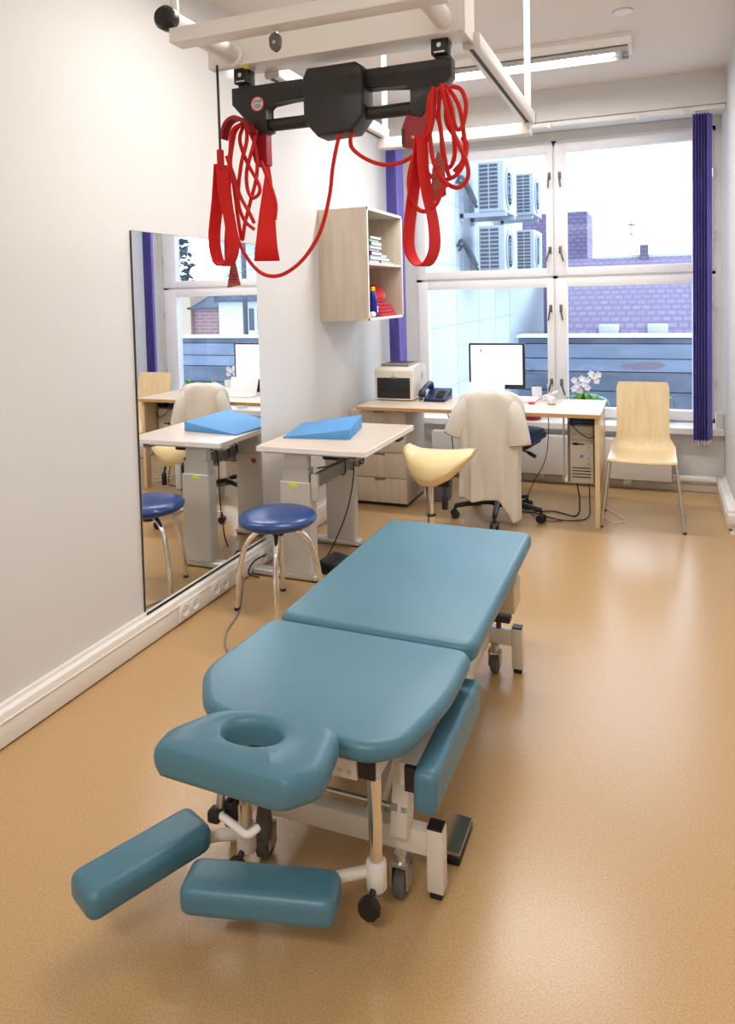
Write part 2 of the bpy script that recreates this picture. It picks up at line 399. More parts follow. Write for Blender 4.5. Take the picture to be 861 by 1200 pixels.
# vertical blinds
def blind(name, x0, x1, n, label, y=5.715):
    t = thing(name, label, 'vertical blind', ((x0+x1)/2, y, 2.735), 'purple vertical blinds drawn to the window sides')
    for k in range(n):
        x = x0+(x1-x0)*(k+.5)/n; bm = BM()
        v = Vector((math.cos(1.15), math.sin(1.15), 0)); nn = Vector((-v.y, v.x, 0)); hw = .045
        pts = []
        for q in range(7):
            uu = -1+2*q/6; pts.append(Vector((x, y, 0))+v*hw*uu+nn*.006*(1-uu*uu))
        a = [[bm.verts.new((p.x, p.y, z)) for p in pts]+[bm.verts.new((p.x+nn.x*.0012, p.y+nn.y*.0012, z)) for p in reversed(pts)] for z in (.385, 2.72)]
        m_ = len(a[0])
        for i in range(m_): bm.faces.new((a[0][i], a[0][(i+1) % m_], a[1][(i+1) % m_], a[1][i]))
        bm.faces.new(list(reversed(a[0]))); bm.faces.new(a[1])
        sl = obj('vane', bm, 'purple', t)
        bm = BM(); obox(bm, (x+nn.x*.004, y+nn.y*.004, .395), v, nn, hw*.9, .003, .014); obj('vane_weight', bm, 'white', sl)
        bm = BM(); cyl(bm, (x, y, 2.715), (x, y, 2.74), .005, 6); obj('vane_clip', bm, 'white', sl)
    return t
blind('vertical_blind', .252, .362, 6, 'stack of purple vertical blind vanes at the right side of the window')
blind('vertical_blind', -2.035, -1.935, 6, 'stack of purple vertical blind vanes at the left side behind the wall cabinet')

# radiator
t = thing('radiator', 'white panel radiator under the window sill behind the desk', 'radiator', (-.8, 5.8, .08))
B('radiator_panel', 'white', t, -1.72, .10, 5.735, 5.755, .08, .375, bev=.006)
B('radiator_panel', 'white', t, -1.72, .10, 5.815, 5.835, .08, .375, bev=.006)
bm = BM(); box(bm, -1.72, .10, 5.737, 5.833, .366, .378)
for x in [-1.66+i*.08 for i in range(22)]: box(bm, x, x+.02, 5.756, 5.814, .1, .366)
obj('radiator_grille', bm, 'white', t)
for x in (-1.5, -.84, -.2):
    bm = BM(); box(bm, x-.04, x+.02, 5.79, 5.868, .03, .2); obj('radiator_bracket', bm, 'alu', t)
bm = BM(); tube(bm, [(.10, 5.79, .11), (.13, 5.79, .11)], .012, 10); obj('radiator_valve', bm, 'satin', t)

# ceiling fluorescent light near the window
t = thing('ceiling_light', 'long white fluorescent fixture on the ceiling near the window', 'ceiling light', (-.9, 4.72, 3.0))
bm = BM(); prism(bm, [(4.61, 3.0), (4.61, 2.975), (4.66, 2.95), (4.90, 2.95), (4.93, 2.975), (4.93, 3.0)], -1.72, -.13, 'x'); obj('fixture_housing', bm, 'white', t)
f = B('reflector_tray', 'satin', t, -1.70, -.15, 4.69, 4.87, 2.944, 2.952)
for y in (4.745, 4.815):
    bm = BM(); cyl(bm, (-1.66, y, 2.937), (-.23, y, 2.937), .012, 12); obj('fluorescent_tube', bm, 'lamp', t, smooth=True)
bm = BM()
for i in range(32):
    x = -1.68+i*.048; box(bm, x, x+.003, 4.70, 4.86, 2.918, 2.944)
box(bm, -1.70, -.15, 4.69, 4.697, 2.915, 2.95); box(bm, -1.70, -.15, 4.777, 4.783, 2.915, 2.95); box(bm, -1.70, -.15, 4.863, 4.87, 2.915, 2.95)
obj('louvre', bm, 'alu', t)
t = thing('smoke_detector', 'small round white ceiling disc beside the light fixture', 'smoke detector', (-.16, 4.27, 3.0))
bm = BM(); lathe(bm, (-.16, 4.27, 3.0), [(.05, 0), (.05, -.006), (.04, -.012), (.005, -.013)], 28); obj('detector_body', bm, 'white', t, smooth=True)
bm = BM(); lathe(bm, (-.16, 4.27, 3.0), [(.056, 0), (.056, -.003), (.051, -.003), (.051, 0)], 28); obj('detector_ring', bm, 'satin', t, smooth=True)

# ------------------------------------------------------------ treatment table
tt = thing('treatment_table', 'teal padded treatment table with face hole, arm pads and white wheeled frame', 'treatment table', (-.82, 2.2, 0))
def pad(name, poly, z0, z1, r, bev, **kw):
    bm = BM(); padloft(bm, poly, z0, z1, r, bev, 120); return obj(name, bm, 'blue', tt, smooth=True, **kw)
pad('front_cushion', [(-1.13, 1.985), (-1.155, 1.64), (-1.06, 1.50), (-.98, 1.465), (-.60, 1.458), (-.528, 1.51), (-.480, 1.72), (-.482, 1.972)], .450, .502, [.05, .05, .05, .035, .033, .036, .08, .05], .025)
pad('back_cushion', [(-1.12, 2.0), (-.482, 1.985), (-.482, 3.04), (-1.12, 3.045)], .440, .503, .045, .026)
# face pad with a hole
bm = BM()
outer = rpoly([(-1.022, 1.25), (-.69, 1.235), (-.628, 1.30), (-.650, 1.435), (-.82, 1.458), (-.96, 1.415), (-1.028, 1.31)], [.022, .025, .03, .03, .05, .04, .02], 9)
def resample(poly, n):
    P = [Vector(p).to_2d() for p in poly]; L = [0]
    for i in range(len(P)): L.append(L[-1]+(P[(i+1) % len(P)]-P[i]).length)
    out = []
    for k in range(n):
        d = L[-1]*k/n; i = max(j for j in range(len(P)) if L[j] <= d); seg_ = L[i+1]-L[i]
        out.append(P[i].lerp(P[(i+1) % len(P)], (d-L[i])/seg_ if seg_ else 0))
    return out
NO = 72; out_ = resample(outer, NO); cen = Vector((-.835, 1.362))
# order by angle so that hole ring matches
ang = [math.atan2(p.y-cen.y, p.x-cen.x) for p in out_]
hole = [Vector((cen.x+.066*math.cos(a), cen.y+.040*math.sin(a))) for a in ang]
cen2 = Vector((-.83, 1.34))
def ring(f, z, base):            # f: 0 outer .. scale about centre ; base 'o' or 'h'
    src = out_ if base == 'o' else hole; c = cen2 if base == 'o' else cen
    return [Vector((c.x+(p.x-c.x)*f, c.y+(p.y-c.y)*f, z+(p.y-1.35)*.03)) for p in src]
rings = [ring(1.0, .486, 'h'), ring(.80, .474, 'o'), ring(.90, .475, 'o'), ring(.955, .480, 'o'), ring(.985, .493, 'o'), ring(1.0, .512, 'o'), ring(.985, .532, 'o'), ring(.94, .543, 'o'), ring(.84, .547, 'o'), ring(1.28, .546, 'h'), ring(1.12, .539, 'h'), ring(1.02, .525, 'h'), ring(1.0, .50, 'h')]
loft(bm, rings, closed=True); obj('face_cushion', bm, 'blue', tt, smooth=True)
# arm pads
def armpad(name, p0, p1, wd, z0, z1):
    p0 = Vector(p0); p1 = Vector(p1); d = (p1-p0); L_ = d.length; d = d.normalized(); n = Vector((-d.y, d.x))
    poly = [p0-n*wd/2, p1-n*wd/2, p1+n*wd/2, p0+n*wd/2]
    bm = BM(); padloft(bm, [(q.x, q.y) for q in poly], z0, z1, .030, .024, 72); return obj(name, bm, 'blue', tt, smooth=True)
armpad('arm_cushion', (-1.215, 1.225), (-1.085, 1.515), .122, .125, .195)
armpad('arm_cushion', (-1.018, 1.352), (-.668, 1.435), .112, .115, .185)
# side arm cushion folded under the edge
bm = BM(); padloft(bm, [(1.555, .296), (1.565, .396), (2.03, .39), (2.02, .292)], -.532, -.474, .022, .016, 72, lambda u, v, h: (h, u, v)); obj('side_cushion', bm, 'blue', tt, smooth=True)
bm = BM(); box(bm, -.575, -.534, 1.60, 2.0, .33, .385); obj('side_cushion_bracket', bm, 'cream', tt)
B('end_cap', 'black', tt, -.560, -.534, 1.588, 1.60, .325, .385)
# upper frame
for x0 in (-1.045, -.655):
    r_ = B('side_rail', 'cream', tt, x0, x0+.05, 1.53, 2.95, .376, .440, bev=.003)
    B('end_cap', 'black', r_, x0+.004, x0+.046, 1.522, 1.531, .379, .437)
B('cross_rail', 'cream', tt, -.995, -.655, 1.56, 1.60, .385, .43, bev=.003)
B('cross_rail', 'cream', tt, -.995, -.655, 2.05, 2.09, .385, .43, bev=.003)
B('cross_rail', 'cream', tt, -.995, -.655, 2.86, 2.90, .385, .43, bev=.003)
bp = B('mounting_plate', 'cream', tt, -.735, -.655, 1.525, 1.54, .368, .440, bev=.002)
bm = BM()
for x in (-.70, -.675):
    for z in (.384, .415): cyl(bm, (x, 1.526, z), (x, 1.520, z), .005, 8)
obj('bolt', bm, 'satin', bp)
bp2 = B('mounting_plate', 'cream', tt, -.93, -.88, 1.535, 1.55, .33, .432, bev=.002)
B('face_bracket', 'satin', tt, -.90, -.80, 1.33, 1.56, .425, .445)
bm = BM(); box(bm, -.885, -.84, 1.40, 1.44, .37, .43, bev=.004); obj('ratchet_block', bm, 'alu', tt, smooth=True)
# posts holding the arm cushions
for x in (-.985, -.628):
    bm = BM(); cyl(bm, (x, 1.565, .12), (x, 1.565, .40), .017, 20); p_ = obj('arm_post', bm, 'steel', tt, smooth=True)
    bm = BM(); lathe(bm, (x, 1.565, 0), [(.021, .085), (.025, .09), (.025, .15), (.022, .155)], 24); obj('collar', bm, 'white', p_, smooth=True)
    bm = BM()
    n_ = 8; prof = [(math.cos(2*math.pi*k/(n_*2))*(.028 if k % 2 else .022)+x, math.sin(2*math.pi*k/(n_*2))*(.028 if k % 2 else .022)+.075) for k in range(n_*2)]
    prism(bm, prof, 1.505, 1.525, 'y', bev=.003, seg=1); cyl(bm, (x, 1.52, .08), (x, 1.55, .10), .008, 10); obj('clamp_knob', bm, 'black', p_, smooth=True)
bm = BM(); tube(bm, [(-.65, 1.56, .125), (-.74, 1.50, .12), (-.80, 1.43, .118)], .014, 10, 4); obj('arm_tube', bm, 'cream', tt, smooth=True)
bm = BM(); tube(bm, [(-1.0, 1.56, .125), (-1.06, 1.53, .128), (-1.10, 1.47, .13)], .014, 10, 4); obj('arm_tube', bm, 'cream', tt, smooth=True)
bm = BM(); tube(bm, [(-.955, 1.41, .292), (-.90, 1.395, .285), (-.872, 1.39, .281), (-.855, 1.40, .290), (-.843, 1.42, .305), (-.842, 1.43, .38)], .009, 12, 5); obj('release_handle', bm, 'white', tt, smooth=True)
bm = BM(); tube(bm, [(-.965, 1.42, .295), (-.955, 1.42, .35), (-.935, 1.42, .40), (-.90, 1.42, .455)], .010, 10, 4); tube(bm, [(-.925, 1.45, .30), (-.92, 1.45, .45)], .008, 8); obj('tilt_arc', bm, 'satin', tt, smooth=True)
bm = BM(); box(bm, -.985, -.955, 1.395, 1.425, .275, .305, bev=.006); box(bm, -.955, -.93, 1.42, 1.45, .255, .32, bev=.006); obj('pivot_block', bm, 'black', tt, smooth=True)
bm = BM(); lathe(bm, (-.845, 1.42, 0), [(.010, .25), (.017, .26), (.02, .29), (.015, .33), (.012, .345)], 12); obj('star_grip', bm, 'slot', tt, smooth=True)
# base frame
def caster(x, y, rot=0):
    bm = BM(); cyl(bm, (x, y, .085), (x, y, .112), .016, 14); box(bm, x-.024, x-.018, y-.02, y+.02, .03, .09, bev=.002); box(bm, x+.018, x+.024, y-.02, y+.02, .03, .09, bev=.002); box(bm, x-.024, x+.024, y-.02, y+.02, .084, .092)
    c = obj('caster', bm, 'satin', tt, smooth=True)
    bm = BM(); lathe(bm, (x, y, .034), [(.012, -.017), (.028, -.016), (.034, -.010), (.034, .010), (.028, .016), (.012, .017)], 24, 'x'); obj('wheel', bm, 'rubber', c, smooth=True)
    return c
for yb in (1.69, 2.84):
    B('base_crossbar', 'cream', tt, -1.07, -.535, yb-.02, yb+.02, .108, .168, bev=.004)
    for x in (-1.09, -.515):
        l_ = B('base_foot', 'cream', tt, x-.021, x+.021, yb-.02, yb+.02, .018, .178, bev=.003)
        B('foot_cap', 'black', l_, x-.019, x+.019, yb-.018, yb+.018, .177, .184)
        B('foot_pad', 'black', l_, x-.016, x+.016, yb-.016, yb+.016, 0, .019, bev=.003)
    caster(-.60, yb-.03); caster(-.985, yb-.03)
for x in (-.98, -.64): B('base_rail', 'cream', tt, x-.02, x+.02, 1.71, 2.82, .115, .16, bev=.003)
bm = BM(); cyl(bm, (-.97, 1.665, .225), (-.60, 1.665, .222), .007, 10); obj('brake_rod', bm, 'satin', tt, smooth=True)
bm = BM(); box(bm, -.625, -.605, 1.655, 1.685, .165, .235); box(bm, -.595, -.58, 1.655, 1.685, .165, .23); obj('rod_clamp', bm, 'satin', tt)
# lifting columns: two slanted arms per side
for x in (-.95, -.69):
    bm = BM(); obox(bm, (x, 1.93, .27), (1, 0, 0), (0, .82, .45), .018, .27, .022, bev=.003); obj('lifting_arm', bm, 'cream', tt, smooth=True)
    bm = BM(); obox(bm, (x, 2.53, .27), (1, 0, 0), (0, .82, .45), .018, .27, .022, bev=.003); obj('lifting_arm', bm, 'cream', tt, smooth=True)
bm = BM(); obox(bm, (-.60, 1.70, .28), (1, 0, 0), (0, .25, .97), .022, .13, .028, bev=.003); obj('lifting_arm', bm, 'cream', tt, smooth=True)
B('actuator_housing', 'beige', tt, -.58, -.505, 2.72, 2.86, .28, .385, bev=.006)
bm = BM(); cyl(bm, (-.82, 2.0, .22), (-.82, 2.75, .34), .028, 16); obj('actuator', bm, 'black', tt, smooth=True)
bm = BM(); cyl(bm, (-.59, 2.84, .165), (-.59, 2.84, .21), .010, 10); box(bm, -.61, -.54, 2.81, 2.86, .20, .228, bev=.004); obj('brake_pedal', bm, 'slot', tt, smooth=True)
# foot pedal
bm = BM(); prism(bm, [(-.565, .022), (-.487, .022), (-.487, .032), (-.565, .038)], 1.80, 1.94, 'y'); fp = obj('foot_pedal', bm, 'steel', tt)
B('pedal_base', 'black', fp, -.565, -.485, 1.795, 1.945, .0, .023, bev=.004)

# ------------------------------------------------------------ suspension frame
sf = thing('suspension_frame', 'white ceiling-hung suspension frame of beams and tubes over the treatment table', 'suspension frame', (-.8, 2.2, 3.0))  # frame scaled up about the camera: image pixels unprojected again at greater height
B('main_beam', 'white', sf, -1.335, -.500, 2.045, 2.155, 2.236, 2.360, bev=.003)
B('front_bar', 'white', sf, -1.232, -.46, 1.70, 1.76, 2.200, 2.241, bev=.003)
for x in (-1.243, -.553):
    bm = BM(); cyl(bm, (x, 1.715, 2.270), (x, 2.05, 2.270), .028, 24); tb = obj('round_tube', bm, 'white', sf, smooth=True)
    bm = BM(); lathe(bm, (x, 1.715, 2.270), [(.006, -.032), (.024, -.030), (.033, -.018), (.033, .006), (.03, .010)], 24, 'y'); obj('tube_cap', bm, 'black', tb, smooth=True)
    bm = BM(); lathe(bm, (x, 2.037, 2.270), [(.034, 0), (.038, .003), (.038, .008)], 24, 'y'); obj('flange', bm, 'trunk', tb, smooth=True)
for x in (-1.165, -.502):
    bm = BM(); prism(bm, rpoly([(x-.026, 2.215), (x+.026, 2.215), (x+.026, 2.265), (x-.026, 2.265)], .01, 3), 2.155, 3.22, 'y'); rl = obj('side_rail', bm, 'white', sf, smooth=True)
    bm = BM(); box(bm, x-.006, x+.006, 2.157, 3.215, 2.213, 2.2155); obj('rail_slot', bm, 'slot', rl)
    B('rail_end_cap', 'black', rl, x-.027, x+.027, 3.22, 3.23, 2.216, 2.264, bev=.003)
B('far_bar', 'white', sf, -1.18, -.49, 3.16, 3.215, 2.165, 2.214, bev=.004)
for (x, y) in ((-1.243, 1.745), (-.553, 1.745), (-1.145, 3.18), (-.492, 3.12)):
    bm = BM(); cyl(bm, (x, y, 2.25), (x, y, 3.0), .013, 14); hr = obj('hanging_rod', bm, 'white', sf, smooth=True)
    bm = BM(); lathe(bm, (x, y, 2.99), [(.04, 0), (.045, .004), (.045, .01)], 20); obj('ceiling_flange', bm, 'white', hr, smooth=True)
B('end_plate', 'trunk', sf, -.500, -.494, 2.05, 2.165, 2.23, 2.37)
bm = BM(); box(bm, -1.325, -1.22, 2.06, 2.14, 2.231, 2.2365); obj('silver_plate', bm, 'steel', sf)
bm = BM(); box(bm, -1.215, -1.20, 2.06, 2.08, 2.231, 2.2365); obj('yellow_mark', bm, 'yellow', sf)
# pulley under the front bar
t = thing('pulley', 'small grey pulley hanging under the front bar of the frame', 'pulley', (-.92, 1.727, 2.20))
bm = BM(); tube(bm, [(-.925, 1.727, 2.203), (-.925, 1.727, 2.185), (-.92, 1.727, 2.176), (-.915, 1.727, 2.185), (-.915, 1.727, 2.203)], .0025, 8, 3); obj('hook', bm, 'steel', t, smooth=True)
bm = BM(); prism(bm, rpoly([(-.92, 2.138), (-.934, 2.150), (-.936, 2.180), (-.92, 2.192), (-.904, 2.180), (-.906, 2.150)], .006, 3), 1.720, 1.734, 'y', bev=.002); pb = obj('pulley_body', bm, 'rubber', t, smooth=True)
bm = BM(); cyl(bm, (-.92, 1.718, 2.163), (-.92, 1.736, 2.163), .005, 12); obj('axle', bm, 'steel', pb, smooth=True)

# the charcoal trainer unit
tr_ = thing('sling_trainer', 'charcoal double-handled sling trainer with coiled red cords hanging from the white beam', 'exercise trainer', (-.905, 2.1, 2.1))
y0, y1 = 2.078, 2.128
cx = -.908
bm = BM(); prism(bm, [(cx-.10, 2.172), (cx-.085, 2.20), (cx+.075, 2.20), (cx+.10, 2.182), (cx+.10, 2.04), (cx+.06, 1.995), (cx-.055, 1.99), (cx-.10, 2.04)], y0-.022, y1+.022, 'y', bev=.010, seg=3); obj('centre_housing', bm, 'dark', tr_, smooth=True)
for sg in (-1, 1):
    def X(u): return cx+sg*u
    def PR(name, poly, ya, yb, m='dark', bev=.005):
        bm = BM(); prism(bm, [(X(u), z) for u, z in poly], ya, yb, 'y', bev=bev, seg=2); return obj(name, bm, m, tr_, smooth=True)
    PR('handle_arm', [(.09, 2.178), (.09, 2.120), (.23, 2.118), (.245, 2.105), (.245, 2.07), (.23, 2.03), (.27, 2.018), (.365, 2.125), (.365, 2.178)], y0, y1)
    bm = BM(); cyl(bm, (X(.09), 2.105, 2.052), (X(.25), 2.105, 2.052), .020, 20); obj('grip_bar', bm, 'dark', tr_, smooth=True)
    bm = BM(); box(bm, X(.33)-.026, X(.33)+.026, 2.08, 2.13, 2.190, 2.2355, bev=.004); box(bm, X(.33)-.016, X(.33)+.016, 2.09, 2.12, 2.16, 2.195, bev=.003); hb = obj('hanging_bracket', bm, 'black', tr_, smooth=True)
    bm = BM(); cyl(bm, (X(.33), 2.081, 2.215), (X(.33), 2.074, 2.215), .007, 10); box(bm, X(.33)-.016, X(.33)+.016, 2.076, 2.083, 2.194, 2.198); obj('bracket_pin', bm, 'steel', hb, smooth=True)
st = (-1.177, y0-.0005, 2.117)
bm = BM(); lathe(bm, st, [(.026, 0), (.026, -.0015)], 8, 'y'); sk = obj('warning_sticker', bm, 'redink', tr_)
bm = BM(); lathe(bm, (st[0], st[1]-.0015, st[2]), [(.0205, 0), (.0205, -.001)], 24, 'y'); obj('sticker_centre', bm, 'paper', sk)
text_mesh('sticker_text', 'STOP', .013, 'ink', sk, (st[0], st[1]-.003, st[2]+.007), (1, 0, 0), (0, 0, 1))
bm = BM()
for k, wd in enumerate((.022, .026, .02)): box(bm, st[0]-wd/2, st[0]+wd/2, st[1]-.003, st[1]-.0024, st[2]-.004-k*.005, st[2]-.002-k*.005)
obj('sticker_small_print', bm, 'rubber', sk)
# red cleats
bm = BM(); prism(bm, rpoly([(-1.205, 2.035), (-1.155, 2.03), (-1.155, 1.925), (-1.19, 1.92), (-1.205, 1.95)], .005, 2), 2.085, 2.125, 'y', bev=.003, seg=1); k_ = obj('cord_cleat', bm, 'redp', tr_, smooth=True)
B('cleat_slot', 'black', k_, -1.199, -1.184, 2.083, 2.090, 1.935, 2.0)
bm = BM(); prism(bm, rpoly([(-.675, 2.05), (-.62, 2.045), (-.62, 1.985), (-.648, 1.93), (-.70, 1.937), (-.70, 1.99)], .005, 2), 2.085, 2.125, 'y', bev=.003, seg=1); k_ = obj('cord_cleat', bm, 'redp', tr_, smooth=True)
bm = BM(); cyl(bm, (-.663, 2.080, 1.962), (-.663, 2.088, 1.962), .005, 10); obj('cleat_pin', bm, 'steel', k_, smooth=True)
B('cleat_slot', 'black', k_, -.699, -.690, 2.083, 2.090, 1.945, 1.99)

# cords: points traced from image pixels onto an upright plane, depth varied slightly
RC = .0062
arcL = [(-.892, 2.09, 2.0), (-.892, 2.06, 1.977), (-.900, 2.03, 1.889), (-.914, 2.030, 1.801), (-.948, 2.030, 1.696), (-1.008, 2.030, 1.616), (-1.083, 2.030, 1.571), (-1.150, 2.030, 1.576), (-1.203, 2.030, 1.626), (-1.241, 2.030, 1.703), (-1.259, 2.030, 1.813), (-1.262, 2.030, 1.907), (-1.246, 2.030, 1.999), (-1.215, 2.040, 2.05), (-1.19, 2.10, 2.045)]
arcR = [(-.853, 2.09, 2.0), (-.853, 2.06, 1.973), (-.835, 2.030, 1.936), (-.795, 2.030, 1.903), (-.742, 2.030, 1.881), (-.689, 2.030, 1.881), (-.645, 2.030, 1.899), (-.600, 2.010, 1.932), (-.578, 2.000, 1.987), (-.567, 2.0, 2.06), (-.56, 2.06, 2.09)]
LB = [[(-1.204, 2.020, 2.046), (-1.239, 2.020, 2.023), (-1.251, 2.020, 1.931), (-1.259, 2.020, 1.811), (-1.267, 2.010, 1.691), (-1.262, 2.000, 1.615)],
 [(-1.216, 2.050, 2.048), (-1.230, 2.050, 2.001), (-1.204, 2.050, 1.927), (-1.167, 2.050, 1.862), (-1.165, 2.050, 1.832), (-1.190, 2.050, 1.818), (-1.207, 2.050, 1.846), (-1.208, 2.050, 1.905), (-1.181, 2.050, 1.983), (-1.170, 2.050, 2.030)],
 [(-1.200, 2.040, 2.047), (-1.196, 2.035, 1.996), (-1.217, 2.030, 1.918), (-1.228, 2.025, 1.811), (-1.211, 2.03, 1.748), (-1.181, 2.040, 1.717)],
 [(-1.206, 2.060, 2.049), (-1.178, 2.060, 1.971), (-1.181, 2.065, 1.891), (-1.208, 2.068, 1.812), (-1.227, 2.06, 1.740), (-1.238, 2.060, 1.689), (-1.249, 2.060, 1.741), (-1.263, 2.060, 1.857), (-1.273, 2.060, 1.940), (-1.254, 2.060, 2.033)],
 [(-1.262, 2.02, 1.95), (-1.237, 2.015, 1.892), (-1.212, 2.010, 1.823), (-1.180, 2.010, 1.767), (-1.169, 2.02, 1.734)],
 [(-1.16, 2.06, 1.93), (-1.141, 2.045, 1.899), (-1.119, 2.045, 1.844), (-1.105, 2.045, 1.790), (-1.110, 2.045, 1.743)]]
RB = [[(-.571, 1.990, 2.073), (-.587, 1.990, 2.021), (-.584, 1.990, 1.938), (-.575, 1.990, 1.867), (-.547, 1.990, 1.813), (-.506, 1.990, 1.791), (-.479, 1.990, 1.817), (-.483, 1.990, 1.863), (-.508, 1.990, 1.919), (-.527, 1.990, 1.979), (-.542, 1.990, 2.039), (-.549, 1.990, 2.075)],
 [(-.555, 2.020, 2.088), (-.566, 2.020, 2.013), (-.558, 2.020, 1.930), (-.547, 2.020, 1.857), (-.535, 2.020, 1.825), (-.510, 2.020, 1.842), (-.492, 2.020, 1.888), (-.496, 2.020, 1.947), (-.507, 2.020, 2.018), (-.533, 2.020, 2.068), (-.550, 2.020, 2.085)],
 [(-.525, 2.000, 2.072), (-.496, 2.000, 2.059), (-.483, 2.000, 2.018), (-.491, 2.000, 1.966), (-.506, 2.000, 1.951), (-.517, 2.000, 1.969), (-.524, 2.000, 2.016), (-.540, 2.000, 2.064)],
 [(-.573, 2.040, 2.081), (-.598, 2.040, 2.062), (-.604, 2.040, 1.996), (-.623, 2.040, 1.938), (-.625, 2.040, 1.878), (-.595, 2.040, 1.834), (-.545, 2.040, 1.825), (-.508, 2.040, 1.853), (-.492, 2.040, 1.913), (-.506, 2.040, 1.938)],
 [(-.571, 1.975, 2.056), (-.580, 1.975, 1.959), (-.603, 1.970, 1.927), (-.635, 1.970, 1.859), (-.643, 1.970, 1.800), (-.629, 1.970, 1.751), (-.600, 1.970, 1.730), (-.565, 1.970, 1.747), (-.545, 1.970, 1.788), (-.527, 1.975, 1.803)],
 [(-.546, 2.055, 2.080), (-.555, 2.055, 1.993), (-.521, 2.055, 1.930), (-.507, 2.055, 1.881), (-.535, 2.055, 1.847)],
 [(-.60, 2.06, 2.05), (-.575, 2.065, 1.98), (-.57, 2.065, 1.90), (-.55, 2.06, 1.86), (-.53, 2.05, 1.90), (-.54, 2.05, 2.0), (-.56, 2.055, 2.07)]]
bm = BM(); tube(bm, arcL, RC, 8, 6); pc = obj('red_cord', bm, 'rope', tr_, smooth=True)
for q in LB:
    bm = BM(); tube(bm, q, RC, 8, 6); obj('cord_coil', bm, 'rope', pc, smooth=True)
bm = BM(); strip(bm, [(-1.262, 2.005, 2.0), (-1.245, 2.005, 2.045), (-1.215, 2.01, 2.062), (-1.185, 2.02, 2.045), (-1.17, 2.03, 2.015)], (0, 1, 0), .035, .012); obj('cord_wrap', bm, 'redp', pc, smooth=True)
bm = BM(); tube(bm, arcR, RC, 8, 6); pc = obj('red_cord', bm, 'rope', tr_, smooth=True)
for q in RB:
    bm = BM(); tube(bm, q, RC, 8, 6); obj('cord_coil', bm, 'rope', pc, smooth=True)

# slings
def sling(label, top, pts, wd, ang_, cord=None, sleeve=None, wf_=None):
    t = thing('sling_strap', label, 'sling', top, 'red webbing slings of the trainer')
    W = (math.sin(ang_), math.cos(ang_), 0)
    bm = BM(); strip(bm, pts, W, wf_ or wd, .004, closed=False, smooth=8); obj('strap_loop', bm, 'red', t, smooth=True)
    if cord: bm = BM(); cyl(bm, cord[0], cord[1], .004, 8); obj('black_cord', bm, 'black', t, smooth=True)
    if sleeve: bm = BM(); box(bm, *sleeve, bev=.003); obj('sleeve', bm, 'redc', t, smooth=True)
    return t
t1 = sling('narrow red sling loop on a black cord, leftmost under the beam', (-1.215, 1.92, 2.19),
  [(-1.224, 1.92, 1.905), (-1.236, 1.92, 1.80), (-1.252, 1.92, 1.69), (-1.244, 1.92, 1.625), (-1.225, 1.92, 1.602), (-1.20, 1.92, 1.614), (-1.186, 1.92, 1.66), (-1.196, 1.92, 1.74), (-1.212, 1.92, 1.82), (-1.218, 1.92, 1.905)], .042, .364,
  ((-1.222, 1.92, 2.20), (-1.221, 1.92, 1.93)), (-1.230, -1.212, 1.912, 1.928, 1.89, 1.95))
tg = thing('hanging_tag', 'faded red triangular printed tag hanging below the left sling', 'tag', (-1.225, 2.0, 1.62), 'printed tags of the slings')
bm = BM(); prism(bm, [(-1.262, 1.535), (-1.213, 1.542), (-1.232, 1.63), (-1.242, 1.63)], 1.998, 2.0, 'y'); tb_ = obj('tag_sheet', bm, 'pink', tg)
bm = BM(); 
for k in range(7): z = 1.55+k*.009; box(bm, -1.252+k*.001, -1.224-k*.001, 1.9972, 1.998, z, z+.003)
obj('tag_print', bm, 'redp', tb_)
sling('wide red sling pouch hanging below the left red cleat', (-1.175, 2.1, 1.93),
  [(-1.160, 2.102, 1.925), (-1.153, 2.085, 1.84), (-1.150, 2.068, 1.74), (-1.150, 2.058, 1.67), (-1.154, 2.066, 1.632), (-1.162, 2.080, 1.620), (-1.170, 2.094, 1.632), (-1.176, 2.104, 1.67), (-1.172, 2.106, 1.76), (-1.165, 2.106, 1.85), (-1.162, 2.104, 1.925)], .05, 1.0, wf_=lambda u: .012+.070*math.sin(math.pi*u)**1.0)
sling('long red sling loop hanging below the right cord tangle', (-.60, 2.0, 1.93),
  [(-.606, 1.97, 1.935), (-.617, 1.97, 1.86), (-.637, 1.97, 1.74), (-.647, 1.97, 1.65), (-.636, 1.97, 1.603), (-.612, 1.97, 1.580), (-.588, 1.97, 1.590), (-.571, 1.97, 1.632), (-.574, 1.97, 1.70), (-.590, 1.97, 1.78), (-.600, 1.97, 1.86), (-.602, 1.97, 1.935)], .048, .364)
tg = thing('hanging_tag', 'faded red printed tag tucked between the right cord coils', 'tag', (-.56, 2.0, 1.9), 'printed tags of the slings')
bm = BM(); prism(bm, [(-.590, 1.755), (-.545, 1.775), (-.548, 1.87), (-.566, 1.90), (-.584, 1.85)], 2.003, 2.006, 'y'); obj('tag_sheet', bm, 'pink', tg)

